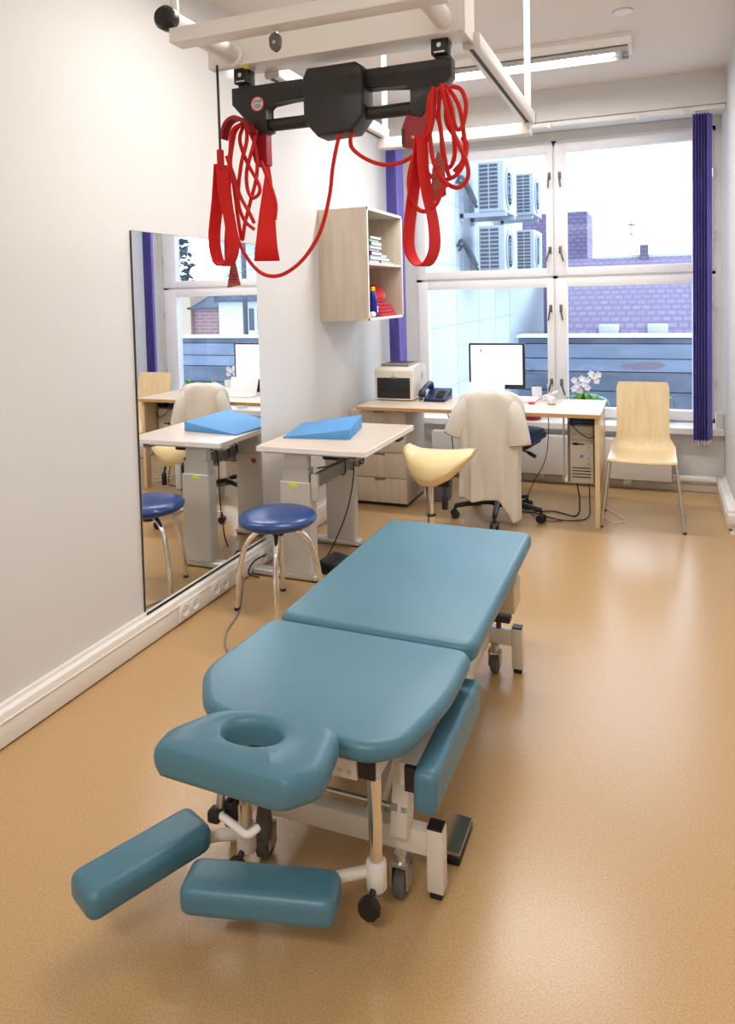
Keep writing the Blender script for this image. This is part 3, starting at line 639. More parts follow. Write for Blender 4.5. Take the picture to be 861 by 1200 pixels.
# ------------------------------------------------------------ wall cabinet and its contents
t = thing('wall_cabinet', 'open maple wall cabinet with one shelf above the printer', 'cabinet', (-1.91, 4.79, 1.33))
cx0, cx1, ya, yb, za, zb = XL, -1.74, 4.44, 5.14, 1.335, 2.075
B('side_panel', 'wood', t, cx0, cx1, ya, ya+.018, za, zb, bev=.001); B('side_panel', 'wood', t, cx0, cx1, yb-.018, yb, za, zb, bev=.001)
B('top_panel', 'wood', t, cx0, cx1, ya+.018, yb-.018, zb-.018, zb); B('bottom_panel', 'wood', t, cx0, cx1, ya+.018, yb-.018, za, za+.018)
B('shelf', 'wood', t, cx0, cx1-.002, ya+.018, yb-.018, 1.70, 1.718); B('back_panel', 'wood', t, cx0, cx0+.008, ya+.018, yb-.018, za+.018, zb-.018)
bm = BM()
box(bm, cx1, cx1+.0015, ya, ya+.018, za, zb); box(bm, cx1, cx1+.0015, yb-.018, yb, za, zb); box(bm, cx1, cx1+.0015, ya, yb, zb-.018, zb); box(bm, cx1, cx1+.0015, ya, yb, za, za+.018)
obj('edge_band', bm, 'white', t)
B('sticker', 'yellow', t, cx1-.035, cx1-.002, ya-.001, ya, za+.001, za+.012)
# books on the shelf
gb = 'books and booklets on the wall cabinet shelf'
bcol = {'green': s(90, 150, 40), 'dgreen': s(30, 60, 30), 'bwhite': s(225, 225, 230), 'bpurple': s(110, 60, 130), 'bred': s(150, 40, 40), 'bblue': s(150, 165, 215), 'bblack': s(30, 30, 34), 'bgrey': s(190, 195, 190)}
for k, v in bcol.items(): M[k] = mat('cover_'+k, v, .5)
def book(x0, x1, y0, y1, z0, z1, cov, label):
    t = thing('book', label, 'book', ((x0+x1)/2, (y0+y1)/2, z0), gb); e = .0025
    if z1-z0 > x1-x0 and z1-z0 > y1-y0: 
        B('page_block', 'paper', t, x0, x1-.003, y0+e, y1-e, z0+e, z1-e); bm = BM(); box(bm, x0, x1, y0, y0+e, z0, z1); box(bm, x0, x1, y1-e, y1, z0, z1); box(bm, x1-.003, x1, y0, y1, z0, z1)
    else:
        B('page_block', 'paper', t, x0+.003, x1-.003, y0+.003, y1-.002, z0+e, z1-e); bm = BM(); box(bm, x0, x1, y0, y1, z0, z0+e); box(bm, x0, x1, y0, y1, z1-e, z1); box(bm, x0, x1, y0, y0+.003, z0, z1)
    obj('cover', bm, cov, t)
zb_ = 1.718
book(-1.96, -1.765, 4.475, 4.505, zb_, zb_+.17, 'bwhite', 'upright white booklet at the near end of the shelf')
book(-1.95, -1.77, 4.508, 4.525, zb_, zb_+.13, 'bred', 'upright dark red booklet beside the white one on the shelf')
z = zb_
stackA = [(.022, 'bpurple', 'purple book at the bottom of the tall book stack'), (.030, 'bblue', 'pale blue book second from the bottom of the tall stack'), (.026, 'bpurple', 'violet-spined book in the lower half of the tall stack'), (.018, 'bblack', 'thin black book in the middle of the tall stack'), (.022, 'bwhite', 'white book above the thin black one in the tall stack'), (.024, 'green', 'green book in the upper half of the tall stack'), (.018, 'dgreen', 'dark green book second from the top of the tall stack'), (.02, 'green', 'bright green book on top of the tall stack')]
for i, (h_, c_, lb) in enumerate(stackA):
    book(-1.93, -1.765+.006*(i % 3), 4.535+.008*(i % 3), 4.735+.012*((i*2) % 3), z, z+h_, c_, lb); z += h_
z = zb_
for i, (h_, c_, lb) in enumerate([(.012, 'bgrey', 'grey booklet at the bottom of the low stack of booklets'), (.012, 'green', 'pale green booklet in the low stack of booklets'), (.024, 'bblack', 'black book with white pages on the low stack'), (.02, 'bwhite', 'white booklet on top of the low stack')]):
    book(-1.94, -1.775-.01*i, 4.79+.02*i, 5.08-.03*i, z, z+h_, c_, lb); z += h_
# bottle, cloth, red cushion, pads
t = thing('bottle', 'dark blue bottle with yellow cap in the wall cabinet', 'bottle', (-1.785, 4.64, 1.353))
bm = BM(); lathe(bm, (-1.785, 4.64, 1.353), [(.026, 0), (.03, .006), (.031, .09), (.026, .13), (.017, .165), (.013, .18)], 20); bb = obj('bottle_body', bm, 'bottle', t, smooth=True)
B('bottle_label', 'paper', bb, -1.7555, -1.753, 4.635, 4.650, 1.385, 1.43)
bm = BM(); lathe(bm, (-1.785, 4.64, 1.353), [(.014, .178), (.015, .18), (.015, .202), (.012, .205)], 18); obj('bottle_cap', bm, 'yellow', t, smooth=True)
bm = BM(); lathe(bm, (-1.765, 4.56, 1.373), [(.008, -.03), (.018, -.028), (.019, .028), (.008, .03)], 14, 'y'); o = obj('tape_roll', bm, 'paper', None, smooth=True); tag(o, 'small white roll beside the blue bottle in the wall cabinet', 'roll')
bm = BM()
prof = [(.004, -.042), (.07, -.04), (.11, -.028), (.125, 0), (.11, .028), (.07, .04), (.004, .042)]
lathe(bm, (0, 0, 0), prof, 28); bmesh.ops.rotate(bm, verts=bm.verts, cent=(0, 0, 0), matrix=Matrix.Rotation(.45, 3, 'X') @ Matrix.Rotation(.25, 3, 'Y')); bmesh.ops.translate(bm, verts=bm.verts, vec=(-1.90, 4.84, 1.505))
o = obj('balance_cushion', bm, 'redc', None, smooth=True); tag(o, 'thick round red cushion leaning in the lower cabinet compartment', 'cushion')
lab = ['flat dark red pad at the bottom of the pad pile', 'flat red pad second from the bottom of the pad pile', 'flat red pad third in the pad pile under the round cushion', 'flat red pad on top of the pad pile']
for k in range(4):
    bm = BM(); prism(bm, rpoly([(-2.06, 4.72+.01*k), (-1.76-.012*k, 4.70+.015*k), (-1.765-.01*k, 5.09-.012*k), (-2.06, 5.07)], .05, 4), 1.354+k*.024, 1.354+k*.024+.021, 'z', bev=.006, seg=2)
    o = obj('exercise_pad', bm, 'redc', None, smooth=True); tag(o, lab[k], 'pad', 'flat red pads in the cabinet')

# ------------------------------------------------------------ desk
DT = .73
t = thing('desk', 'pale maple office desk with white edge along the window', 'desk', (-1.14, 5.05, 0))
B('desk_top', 'woodtop', t, -1.955, -.325, 4.70, 5.345, DT-.026, DT, bev=.002)
B('desk_edge', 'ply', t, -1.955, -.325, 4.697, 4.7005, DT-.025, DT-.003)
for x in (-1.95, -.362):
    if x < -1: continue
    B('desk_leg', 'birch', t, x, x+.028, 4.74, 4.80, .0, DT-.026, bev=.002)
    B('desk_leg', 'birch', t, x, x+.028, 5.26, 5.32, .0, DT-.026, bev=.002)
    B('leg_panel', 'birch', t, x+.004, x+.024, 4.80, 5.26, .30, DT-.026)
B('modesty_rail', 'alu', t, -1.52, -.36, 5.25, 5.27, .64, .70)
B('desk_spacer', 'alu', t, -1.95, -1.70, 4.86, 5.24, .685, DT-.026)
# drawer unit
t = thing('drawer_unit', 'maple drawer pedestal under the left end of the desk', 'drawer unit', (-1.82, 5.0, 0))
B('carcass', 'wood', t, -2.045, -1.635, 4.835, 5.26, .025, .685, bev=.001, label='light grey-white carcass')
B('plinth', 'black', t, -2.035, -1.645, 4.85, 5.25, .0, .026)
for (z0_, z1_) in ((.03, .205), (.21, .385), (.39, .565), (.57, .682)):
    d = B('drawer', 'wood', t, -2.045, -1.635, 4.815, 4.836, z0_, z1_, bev=.0015)
    B('drawer_pull', 'bronze', d, -1.87, -1.79, 4.807, 4.816, z1_-.010, z1_-.002)
# printer
px0, px1, py0, py1 = -1.925, -1.632, 5.0, 5.33
t = thing('printer', 'cream laser printer with black paper drawer on the left end of the desk', 'printer', (-1.78, 5.17, DT))
bm = BM(); prism(bm, rpoly([(py0, DT+.006), (py1, DT+.006), (py1, .965), (py1-.10, .99), (py0+.05, .975), (py0, .955)], [.004, .004, .02, .02, .02, .012], 3), px0, px1, 'x', bev=.006, seg=2); pb = obj('printer_body', bm, 'cream', t, smooth=True)
bm = BM(); prism(bm, [(px0+.03, py0+.055), (px1-.05, py0+.055), (px1-.02, py1-.06), (px0+.03, py1-.06)], .975, .995, 'z', bev=.003, seg=1); obj('output_tray', bm, 'towerside', t)
bm = BM(); prism(bm, [(px0+.055, py0+.12), (px1-.06, py0+.12), (px1-.04, py1-.07), (px0+.055, py1-.07)], .9945, .997, 'z'); obj('output_slot', bm, 'black', t)
tr1 = B('paper_drawer', 'black', t, px0+.018, px1-.022, py0-.006, py0+.004, DT+.018, DT+.168, bev=.004)
bm = BM(); box(bm, px0+.02, px1-.024, py0-.0075, py0-.0055, DT+.10, DT+.103); box(bm, px0+.02, px1-.024, py0-.0075, py0-.0055, DT+.055, DT+.058); obj('drawer_seam', bm, 'slot', tr1)
B('drawer_latch', 'towerside', tr1, (px0+px1)/2-.02, (px0+px1)/2+.02, py0-.009, py0-.003, DT+.162, DT+.176, bev=.002)
bm = BM(); lathe(bm, ((px0+px1)/2-.005, py0-.0005, .922), [(.010, .001), (.010, -.002)], 20, 'y'); lg = obj('round_emblem', bm, 'satin', t, smooth=True)
text_mesh('emblem_letters', 'hp', .012, 'cream', lg, ((px0+px1)/2-.005, py0-.0032, .922), (1, 0, 0), (0, 0, 1))
bm = BM(); lathe(bm, (px1, py1-.11, .90), [(.028, -.001), (.028, .003), (.022, .003)], 20, 'x', 1, 1); obj('side_emblem', bm, 'olive', t, smooth=True)
bm = BM()
for (x, y) in ((px0+.03, py0+.03), (px1-.03, py0+.03), (px0+.03, py1-.03), (px1-.03, py1-.03)): cyl(bm, (x, y, DT), (x, y, DT+.008), .012, 10)
obj('printer_foot', bm, 'black', t)
# telephone
t = thing('telephone', 'dark navy desk telephone beside the printer', 'telephone', (-1.50, 5.10, DT))
bm = BM(); prism(bm, [(5.0, DT), (5.22, DT), (5.22, DT+.075), (5.17, DT+.075), (5.0, DT+.02)], -1.555, -1.40, 'x', bev=.006, seg=2); ph = obj('phone_base', bm, 'phoneb', t, smooth=True)
bm = BM()
for i in range(3):
    for j in range(4): 
        y = 5.03+j*.026; box(bm, -1.475+i*.022, -1.459+i*.022, y, y+.016, DT+.02+(y-5.0)*.32, DT+.036+(y-5.0)*.32, bev=.002)
obj('keypad', bm, 'slot', ph, smooth=True)
bm = BM(); tube(bm, [(-1.575, 5.02, DT+.04), (-1.572, 5.05, DT+.075), (-1.565, 5.11, DT+.10), (-1.56, 5.17, DT+.11), (-1.56, 5.20, DT+.085)], lambda u: .028 if u < .2 or u > .8 else .017, 12, 4); obj('handset', bm, 'phoneb', t, smooth=True)
bm = BM(); tube(bm, [(-1.575+.012*math.cos(k*1.2), 5.02-.0008*k, DT+.012+.012*(1+math.sin(k*1.2))/2) for k in range(30)], .003, 6); obj('coiled_cord', bm, 'phoneb', t, smooth=True)
# monitor
t = thing('monitor', 'black-framed flat monitor with a bright white screen on the desk', 'monitor', (-1.08, 5.28, DT))
my = 5.27
sb = B('bezel', 'black', t, -1.285, -.878, my, my+.035, .80, 1.132, bev=.004)
B('screen', 'screen', t, -1.268, -.895, my-.002, my+.002, .835, 1.118)
text = BM(); box(text, -1.20, -1.185, my-.0025, my-.0018, 1.07, 1.09); obj('screen_icon', text, 'foam', t)
bm = BM(); prism(bm, [(-1.11, DT+.01), (-1.05, DT+.01), (-1.06, .88), (-1.10, .88)], my+.035, my+.05, 'y'); obj('monitor_neck', bm, 'black', t)
bm = BM(); lathe(bm, (-1.08, my+.03, DT), [(.11, 0), (.11, .006), (.05, .012), (.02, .014)], 24, sy=.5); obj('monitor_foot', bm, 'black', t, smooth=True)
# notebook-like white stand in front of the monitor: letter tray leaning
t = thing('document_stand', 'white document stand leaning before the monitor screen', 'document stand', (-1.1, 5.0, DT))
bm = BM(); obox(bm, (-1.105, 5.03, DT+.072), (1, 0, 0), (0, .35, .94), .125, .076, .004, bev=.002); obj('stand_panel', bm, 'paper', t, smooth=True)
B('stand_base', 'paper', t, -1.23, -.98, 4.93, 5.07, DT, DT+.008, bev=.002)
# keyboard
t = thing('keyboard', 'white computer keyboard right of the white coat on the desk', 'keyboard', (-.90, 5.22, DT))
kb = B('keyboard_tray', 'paper', t, -1.04, -.78, 5.12, 5.26, DT, DT+.02, bev=.004)
bm = BM()
for i in range(12):
    for j in range(5): box(bm, -1.028+i*.0205, -1.028+i*.0205+.017, 5.13+j*.025, 5.13+j*.025+.02, DT+.02, DT+.026, bev=.0015, seg=1)
obj('keys', bm, 'white', t, smooth=True, kind='stuff')
bm = BM(); lathe(bm, (-.80, 5.30, DT), [(.028, 0), (.033, .004), (.037, .085), (.034, .085), (.030, .008), (.004, .007)], 24); o = obj('cup', bm, 'paper', None, smooth=True); tag(o, 'white cup behind the keyboard on the desk', 'cup')
bm = BM(); obox(bm, (-.705, 5.28, DT+.04), (.93, 0, .36), (0, 1, 0), .055, .03, .006, bev=.002); box(bm, -.75, -.70, 5.25, 5.31, DT, DT+.03, bev=.003); o = obj('desk_stapler', bm, 'paper', None, smooth=True); tag(o, 'white slanted gadget right of the cup on the desk', 'stapler')
bm = BM(); box(bm, -.82, -.78, 5.045, 5.085, DT, DT+.012, bev=.005, seg=3); o = obj('red_clip', bm, 'redink', None, smooth=True); tag(o, 'small bright red clip on the desk near the coat sleeve', 'clip')
t = thing('glass_jar', 'small white jar with a dark base on the desk below the window handles', 'jar', (-.665, 5.07, DT))
bm = BM(); lathe(bm, (-.665, 5.07, DT), [(.026, 0), (.026, .004)], 20); obj('jar_base', bm, 'slot', t)
bm = BM(); lathe(bm, (-.665, 5.07, DT), [(.022, .004), (.025, .008), (.025, .045), (.022, .05)], 20); obj('jar_body', bm, 'paper', t, smooth=True)
t = thing('pen_stand', 'slim clear stand with two upright pens behind the white jar', 'pen stand', (-.70, 5.22, DT))
bm = BM(); lathe(bm, (-.70, 5.22, DT), [(.02, 0), (.02, .05), (.018, .05), (.018, .004)], 16); obj('stand_cup', bm, 'paper', t, smooth=True)
for q in (-.006, .008):
    bm = BM(); cyl(bm, (-.70+q, 5.22, DT+.005), (-.70+q*2.2, 5.225, DT+.12), .004, 8); obj('pen', bm, 'satin', t, smooth=True)
# computer tower hung under the desk
t = thing('computer_tower', 'beige computer tower hanging in a holder under the right end of the desk', 'computer', (-.45, 5.05, .24))
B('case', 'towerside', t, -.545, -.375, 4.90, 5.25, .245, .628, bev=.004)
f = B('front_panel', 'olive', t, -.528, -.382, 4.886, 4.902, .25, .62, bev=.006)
bm = BM()
for z in (.285, .305, .325, .345): box(bm, -.515, -.40, 4.883, 4.887, z, z+.006)
box(bm, -.515, -.44, 4.883, 4.887, .50, .508); box(bm, -.505, -.475, 4.883, 4.887, .496, .512)
obj('vent_slots', bm, 'slot', f)
bm = BM(); lathe(bm, (-.455, 4.886, .425), [(.011, .001), (.011, -.004), (.008, -.005)], 16, 'y'); lathe(bm, (-.412, 4.886, .41), [(.005, .001), (.005, -.003)], 10, 'y'); lathe(bm, (-.412, 4.886, .485), [(.006, .001), (.006, -.003)], 10, 'y'); obj('power_button', bm, 'foam', f, smooth=True)
B('badge', 'bblue', f, -.42, -.404, 4.882, 4.886, .368, .386)
bm = BM()
for z in (.53, .57): box(bm, -.52, -.39, 4.8845, 4.887, z, z+.002)
obj('drive_seam', bm, 'towerside', f)
t = thing('tower_holder', 'slim metal holder strapping the computer tower under the desk', 'computer holder', (-.47, 5.0, .236))
bm = BM(); box(bm, -.575, -.37, 4.93, 5.22, .234, .243); box(bm, -.578, -.568, 4.93, 4.95, .234, DT-.03); box(bm, -.578, -.568, 5.20, 5.22, .234, DT-.03); obj('holder_bracket', bm, 'satin', t)
B('power_adapter', 'black', None, -.43, -.37, 4.90, 4.98, .631, .69, bev=.004); o = bpy.data.objects['power_adapter']; tag(o, 'small black adapter box on top of the computer tower', 'adapter')
# cables
def cable(label, pts, r=.004, m='black', name='cable', grp=None, sm=6):
    bm = BM(); tube(bm, pts, r, 8, sm); o = obj(name, bm, m, None, smooth=True); tag(o, label, 'cable', grp); return o
gc = 'cables under the desk'
cable('black cable bunch looping on the floor from tower to office chair', [(-.50, 5.0, .24), (-.48, 4.98, .10), (-.50, 4.95, .010), (-.66, 5.02, .008), (-.85, 4.95, .008), (-.98, 5.1, .006), (-1.05, 5.4, .006), (-1.04, 5.6, .05)], .005, grp=gc)
cable('thin black cable falling from the tower to the floor', [(-.42, 5.0, .24), (-.415, 4.97, .12), (-.42, 4.94, .015), (-.50, 4.86, .006), (-.62, 4.86, .006), (-.8, 4.98, .006), (-1.0, 5.14, .006)], .004, grp=gc)
cable('thin grey cable hanging from the desk to the floor', [(-.72, 5.28, .70), (-.715, 5.26, .5), (-.74, 5.24, .3), (-.83, 5.2, .12), (-.86, 5.16, .006), (-.80, 4.95, .006), (-.68, 4.80, .006), (-.58, 4.83, .006)], .003, 'slot', grp=gc)
cable('thin white cable curling on the floor beside the chair legs', [(-.33, 5.2, .006), (-.22, 5.02, .006), (-.20, 4.93, .006), (-.28, 4.90, .006), (-.36, 5.1, .006)], .003, 'white', grp=gc)
cable('black telephone cable dropping behind the saddle stool', [(-1.50, 5.22, DT+.03), (-1.49, 5.36, DT+.01), (-1.48, 5.37, .60), (-1.46, 5.36, .5), (-1.44, 5.36, .3), (-1.45, 5.36, .1), (-1.47, 5.36, .006)], .004, grp=gc)
bm = BM(); rnd = random.Random(3)
pts = [(-.46+.1*math.cos(k*.9)*(.7+.3*rnd.random()), 5.0+.06*math.sin(k*.9), .645+.018*math.sin(k*.37)) for k in range(34)]
tube(bm, pts, .003, 6, 3); o = obj('cable_bundle', bm, 'foam', None, smooth=True); tag(o, 'tangled bluish cable bundle on top of the computer tower', 'cable')
cable('thin black cord sagging across the front of the computer tower', [(-.535, 4.94, .66), (-.50, 4.87, .615), (-.455, 4.865, .575), (-.40, 4.865, .55), (-.365, 4.90, .57)], .003, grp=gc)

# red flower pot and orchid on the sill
SZ = .475
t = thing('flower_pot', 'dark red flower pot on the window sill seen below the desk edge', 'plant pot', (-.93, 5.92, SZ))
bm = BM(); lathe(bm, (-.93, 5.92, SZ), [(.055, 0), (.065, .005), (.085, .12), (.09, .12), (.09, .135), (.08, .135), (.075, .11), (.004, .105)], 28); obj('pot', bm, 'redp', t, smooth=True)
bm = BM()
for k in range(9):
    a = k*.7; r0 = .05+.02*(k % 3); p0 = Vector((-.93, 5.92, SZ+.11)); p1 = p0+Vector((math.cos(a)*r0, math.sin(a)*.05, .05)); p2 = p0+Vector((math.cos(a)*r0*1.7, math.sin(a)*.08, .055))
    strip(bm, [p0, p1, p2], (-math.sin(a), math.cos(a), 0), lambda u: .004+.03*math.sin(math.pi*min(1, u*.9+.05)), .0015, smooth=5)
obj('foliage', bm, 'green', t, smooth=True)
t = thing('orchid', 'white flowering orchid in a pot on the window sill', 'orchid', (-.52, 5.95, SZ))
bm = BM(); lathe(bm, (-.52, 5.95, SZ), [(.045, 0), (.05, .004), (.06, .11), (.056, .11), (.05, .09), (.004, .088)], 26); obj('pot', bm, 'paper', t, smooth=True)
def leaf(bm, p0, a, ln, h, wd):
    p0 = Vector(p0); d = Vector((math.cos(a), math.sin(a), 0))
    strip(bm, [p0, p0+d*ln*.4+Vector((0, 0, h)), p0+d*ln*.8+Vector((0, 0, h*.9)), p0+d*ln+Vector((0, 0, h*.4))], (-d.y, d.x, 0), lambda u: .006+wd*math.sin(math.pi*min(1, u*.93+.03)), .002, smooth=6)
for a, ln, h, wd in ((3.3, .17, .10, .05), (2.9, .10, .11, .05), (-.2, .19, .10, .05), (.2, .14, .11, .045), (-1.2, .09, .12, .05), (1.6, .08, .1, .05), (-2.2, .09, .13, .05), (-.7, .12, .12, .05)):
    bm = BM(); leaf(bm, (-.52, 5.95, SZ+.09), a, ln, h, wd); obj('leaf', bm, 'green', t, smooth=True)
for pts in ([(-.52, 5.95, SZ+.09), (-.535, 5.94, .68), (-.53, 5.93, .80), (-.49, 5.93, .855), (-.42, 5.92, .84)], [(-.52, 5.95, SZ+.09), (-.56, 5.94, .66), (-.59, 5.93, .76), (-.60, 5.93, .80)]):
    bm = BM(); tube(bm, pts, .003, 6, 5); obj('stem', bm, 'green', t, smooth=True)
for (x, z) in ((-.60, .80), (-.575, .765), (-.545, .81), (-.525, .77), (-.50, .805), (-.475, .85), (-.45, .83), (-.42, .845), (-.43, .80), (-.50, .745), (-.605, .73), (-.56, .72)):
    bm = BM(); c0 = Vector((x, 5.90+.02*math.sin(x*90), z)); 
    for k in range(5):
        a = k*2*math.pi/5+x*20; d = Vector((math.cos(a), -.25, math.sin(a)))
        sd = Vector((-math.sin(a), 0, math.cos(a)))
        strip(bm, [c0, c0+d*.014, c0+d*.026], sd, lambda u: .006+.018*math.sin(math.pi*min(1, u*.85+.1)), .0015, smooth=4)
    obj('flower', bm, 'petal', t, smooth=True)
t = thing('potted_plant', 'green-leaved pot plant on the sill behind the wooden chair', 'potted plant', (.03, 5.93, SZ))
bm = BM(); lathe(bm, (.03, 5.93, SZ), [(.045, 0), (.05, .004), (.06, .09), (.056, .09), (.05, .075), (.004, .073)], 26); obj('pot', bm, 'paper', t, smooth=True)
for a, ln, h, wd in ((-.2, .10, .13, .035), (.5, .07, .16, .03), (3.0, .10, .12, .04), (-1.3, .05, .12, .04), (1.7, .05, .15, .04)):
    bm = BM(); leaf(bm, (.03, 5.93, SZ+.075), a, ln, h, wd); obj('leaf', bm, 'green', t, smooth=True)

# ------------------------------------------------------------ office chair and coat
OX, OY = -.99, 4.83
t = thing('office_chair', 'blue swivel office chair on black castors, white coat over its back', 'office chair', (OX, OY, 0))
bm = BM(); lathe(bm, (OX, OY, 0), [(.035, .07), (.045, .08), (.045, .12), (.03, .13)], 20); hub = obj('base_hub', bm, 'black', t, smooth=True)
for k in range(5):
    a = math.radians(-84+72*k); d = Vector((math.cos(a), math.sin(a), 0)); R_ = .295
    bm = BM(); P0 = Vector((OX, OY, .10))
    tube(bm, [P0+d*.02, P0+d*.12+Vector((0, 0, .003)), P0+d*R_+Vector((0, 0, -.018))], lambda u: .024-.008*u, 10, 5); ar = obj('base_spoke', bm, 'black', t, smooth=True)
    w0 = Vector((OX, OY, 0))+d*R_; n = Vector((-d.y, d.x, 0))
    bm = BM(); cyl(bm, w0+Vector((0, 0, .04)), w0+Vector((0, 0, .085)), .01, 8)
    for q in (-1, 1):
        c_ = w0+n*q*.018+Vector((0, 0, .028)); tube(bm, [c_-n*.009, c_+n*.009], .028, 18)
    obj('castor', bm, 'black', ar, smooth=True)
bm = BM(); cyl(bm, (OX, OY, .12), (OX, OY, .47), .024, 18); obj('gas_column', bm, 'black', t, smooth=True)
bm = BM(); padloft(bm, [(OX-.16, OY-.17), (OX+.24, OY-.17), (OX+.31, OY+.20), (OX+.20, OY+.28), (OX-.08, OY+.28), (OX-.18, OY+.22)], .51, .575, .06, .028, 80); st_ = obj('seat', bm, 'navy', t, smooth=True)
bm = BM(); padloft(bm, [(OX-.15, OY-.15), (OX+.21, OY-.15), (OX+.27, OY+.20), (OX-.15, OY+.20)], .482, .512, .05, .012, 60); obj('seat_shell', bm, 'black', t, smooth=True)
bm = BM(); tube(bm, [(OX+.10, OY+.0, .475), (OX+.20, OY-.06, .46), (OX+.26, OY-.08, .435)], lambda u: .006 if u < .6 else .013, 8, 4); obj('height_lever', bm, 'phoneb', t, smooth=True)
bm = BM(); tube(bm, [(OX, OY-.06, .48), (OX, OY-.20, .48), (OX, OY-.225, .54), (OX, OY-.20, .66)], .018, 8, 5); obj('back_bar', bm, 'black', t, smooth=True)
bm = BM(); prism(bm, rpoly([(OX-.18, .60), (OX+.18, .60), (OX+.19, .76), (OX+.12, .855), (OX-.12, .855), (OX-.19, .76)], .05, 5), OY-.215, OY-.165, 'y', bev=.02, seg=3); obj('backrest', bm, 'navy', t, smooth=True)
# coat draped over the back
ct = thing('lab_coat', 'off-white lab coat draped over the back of the office chair', 'coat', (OX, OY-.2, .86))
bm = BM(); rings = []; NK = 72
levels = [(.873, .03, .012), (.872, .10, .028), (.862, .155, .042), (.84, .19, .052), (.80, .213, .058), (.74, .222, .062), (.66, .212, .066), (.58, .198, .068), (.48, .188, .070), (.38, .182, .072), (.30, .178, .075), (.23, .176, .078), (.17, .175, .08)]
for i, (z, hw, hd) in enumerate(levels):
    r = []
    fall = max(0, (.8-z)/.7)
    for k in range(NK):
        a = 2*math.pi*k/NK; ca, sa = math.cos(a), math.sin(a)
        sx_ = abs(ca)**.75*(1 if ca > 0 else -1); sy2 = abs(sa)**.8*(1 if sa > 0 else -1)
        fold = fall*(.017*math.sin(a*9+.6)+.012*math.sin(a*16+z*4))+.006*math.sin(a*7+z*12)
        x = OX-.005+sx_*hw*(1+fall*.02)+fold*.3*ca; y = OY-.19+sy2*(hd+fold)*(.62 if sa > 0 else 1)
        if sa < 0 and fall > .3: y -= .010*math.exp(-((x-OX-.10)/.03)**2)*fall     # a long pleat
        zz = z
        if i >= 9: 
            u_ = (x-(OX+.15))/.05
            zz -= (i-8)/4*(.15*math.exp(-u_*u_))+(i-8)/4*.012*math.sin(x*22)
        x += fall*.025*(x-OX)/.2 - fall*.015
        r.append(Vector((x, y, max(zz, .035))))
    rings.append(r)
loft(bm, rings, cap=False)
o = obj('coat_body', bm, 'coat', ct, smooth=True)
md = o.modifiers.new('thick', 'SOLIDIFY'); md.thickness = .004
md = o.modifiers.new('sub', 'SUBSURF'); md.levels = 1; md.render_levels = 1
def sleeve(pts, rs, flat, nrm):
    bm = BM(); P = [Vector(p) for p in pts]; R_ = []
    fr = frames(P)
    for (p, (tt_, n, b)), r in zip(zip(P, fr), rs):
        nx = Vector(nrm); nx = (nx-tt_*nx.dot(tt_)).normalized(); bx = tt_.cross(nx)
        R_.append([p+bx*math.cos(a)*r+nx*math.sin(a)*r*flat*(1+.10*math.sin(3*a)) for a in (2*math.pi*k/28 for k in range(28))])
    loft(bm, R_, cap=False); o = obj('sleeve', bm, 'coat', ct, smooth=True)
    md = o.modifiers.new('thick', 'SOLIDIFY'); md.thickness = .004; md = o.modifiers.new('sub', 'SUBSURF'); md.levels = 1; md.render_levels = 1
    P1, P2 = P[-2], P[-1]; d = (P2-P1).normalized(); r = rs[-1]*1.02; nx = Vector(nrm); nx = (nx-d*nx.dot(d)).normalized(); bx = d.cross(nx)
    bm = BM(); loft(bm, [[P2-d*q+bx*math.cos(a)*r+nx*math.sin(a)*r*flat*1.03*(1+.10*math.sin(3*a)) for a in (2*math.pi*k/28 for k in range(28))] for q in (.034, .030)], cap=False); 
    h = obj('cuff_seam', bm, 'coat', o, smooth=True); md = h.modifiers.new('thick', 'SOLIDIFY'); md.thickness = .003
sleeve([(OX-.13, OY-.21, .80), (OX-.185, OY-.225, .74), (OX-.222, OY-.235, .66), (OX-.255, OY-.24, .575)], [.055, .062, .06, .055], .42, (0, 1, 0))
sleeve([(OX+.12, OY-.21, .80), (OX+.155, OY-.235, .73), (OX+.178, OY-.245, .64), (OX+.195, OY-.25, .53)], [.055, .066, .068, .070], .42, (0, 1, 0))
# trash bin
bm = BM(); lathe(bm, (-1.49, 5.13, 0), [(.085, 0), (.09, .004), (.108, .25), (.112, .255), (.105, .255), (.084, .01), (.004, .008)], 30); o = obj('waste_bin', bm, 'bin', None, smooth=True); tag(o, 'grey waste bin under the desk beside the drawer pedestal', 'bin')

# ------------------------------------------------------------ wooden side chair
t = thing('wooden_chair', 'birch plywood chair with steel legs right of the desk', 'chair', (-.09, 4.98, 0))
CX_ = -.088
ctr = cat([(4.785, .424, 0), (4.80, .437, 0), (4.90, .434, 0), (5.06, .428, 0), (5.14, .44, 0), (5.175, .48, 0), (5.195, .58, 0), (5.225, .74, 0), (5.25, .875, 0)], 6)
bm = BM(); th_ = .011; n_ = len(ctr); rows = []
for i, p in enumerate(ctr):
    u = i/(n_-1); a_ = ctr[max(0, i-1)]; b_ = ctr[min(n_-1, i+1)]; tg_ = Vector((b_.x-a_.x, b_.y-a_.y)).normalized(); nr = Vector((-tg_.y, tg_.x))
    hw = .203 if p.y < .455 else .203-.037*min(1, (p.y-.455)/.06)
    if i == n_-1: hw -= .014
    if i == n_-2: hw -= .003
    if i == 0: hw -= .012
    row = []
    for sd in (-1, 1):
        xs = [-1+2*k/12 for k in range(13)]
        if sd > 0: xs = list(reversed(xs))
        for x in xs:
            dish = -.006*(1-x*x) if p.y < .46 else .006*(1-x*x)
            q = Vector((p.x, p.y))+nr*sd*th_/2
            row.append(Vector((CX_+x*hw, q.x+(dish if p.y >= .46 else 0), q.y+(dish if p.y < .46 else 0))))
    rows.append(row)
loft(bm, rows); obj('seat_shell', bm, 'birch', t, smooth=True)
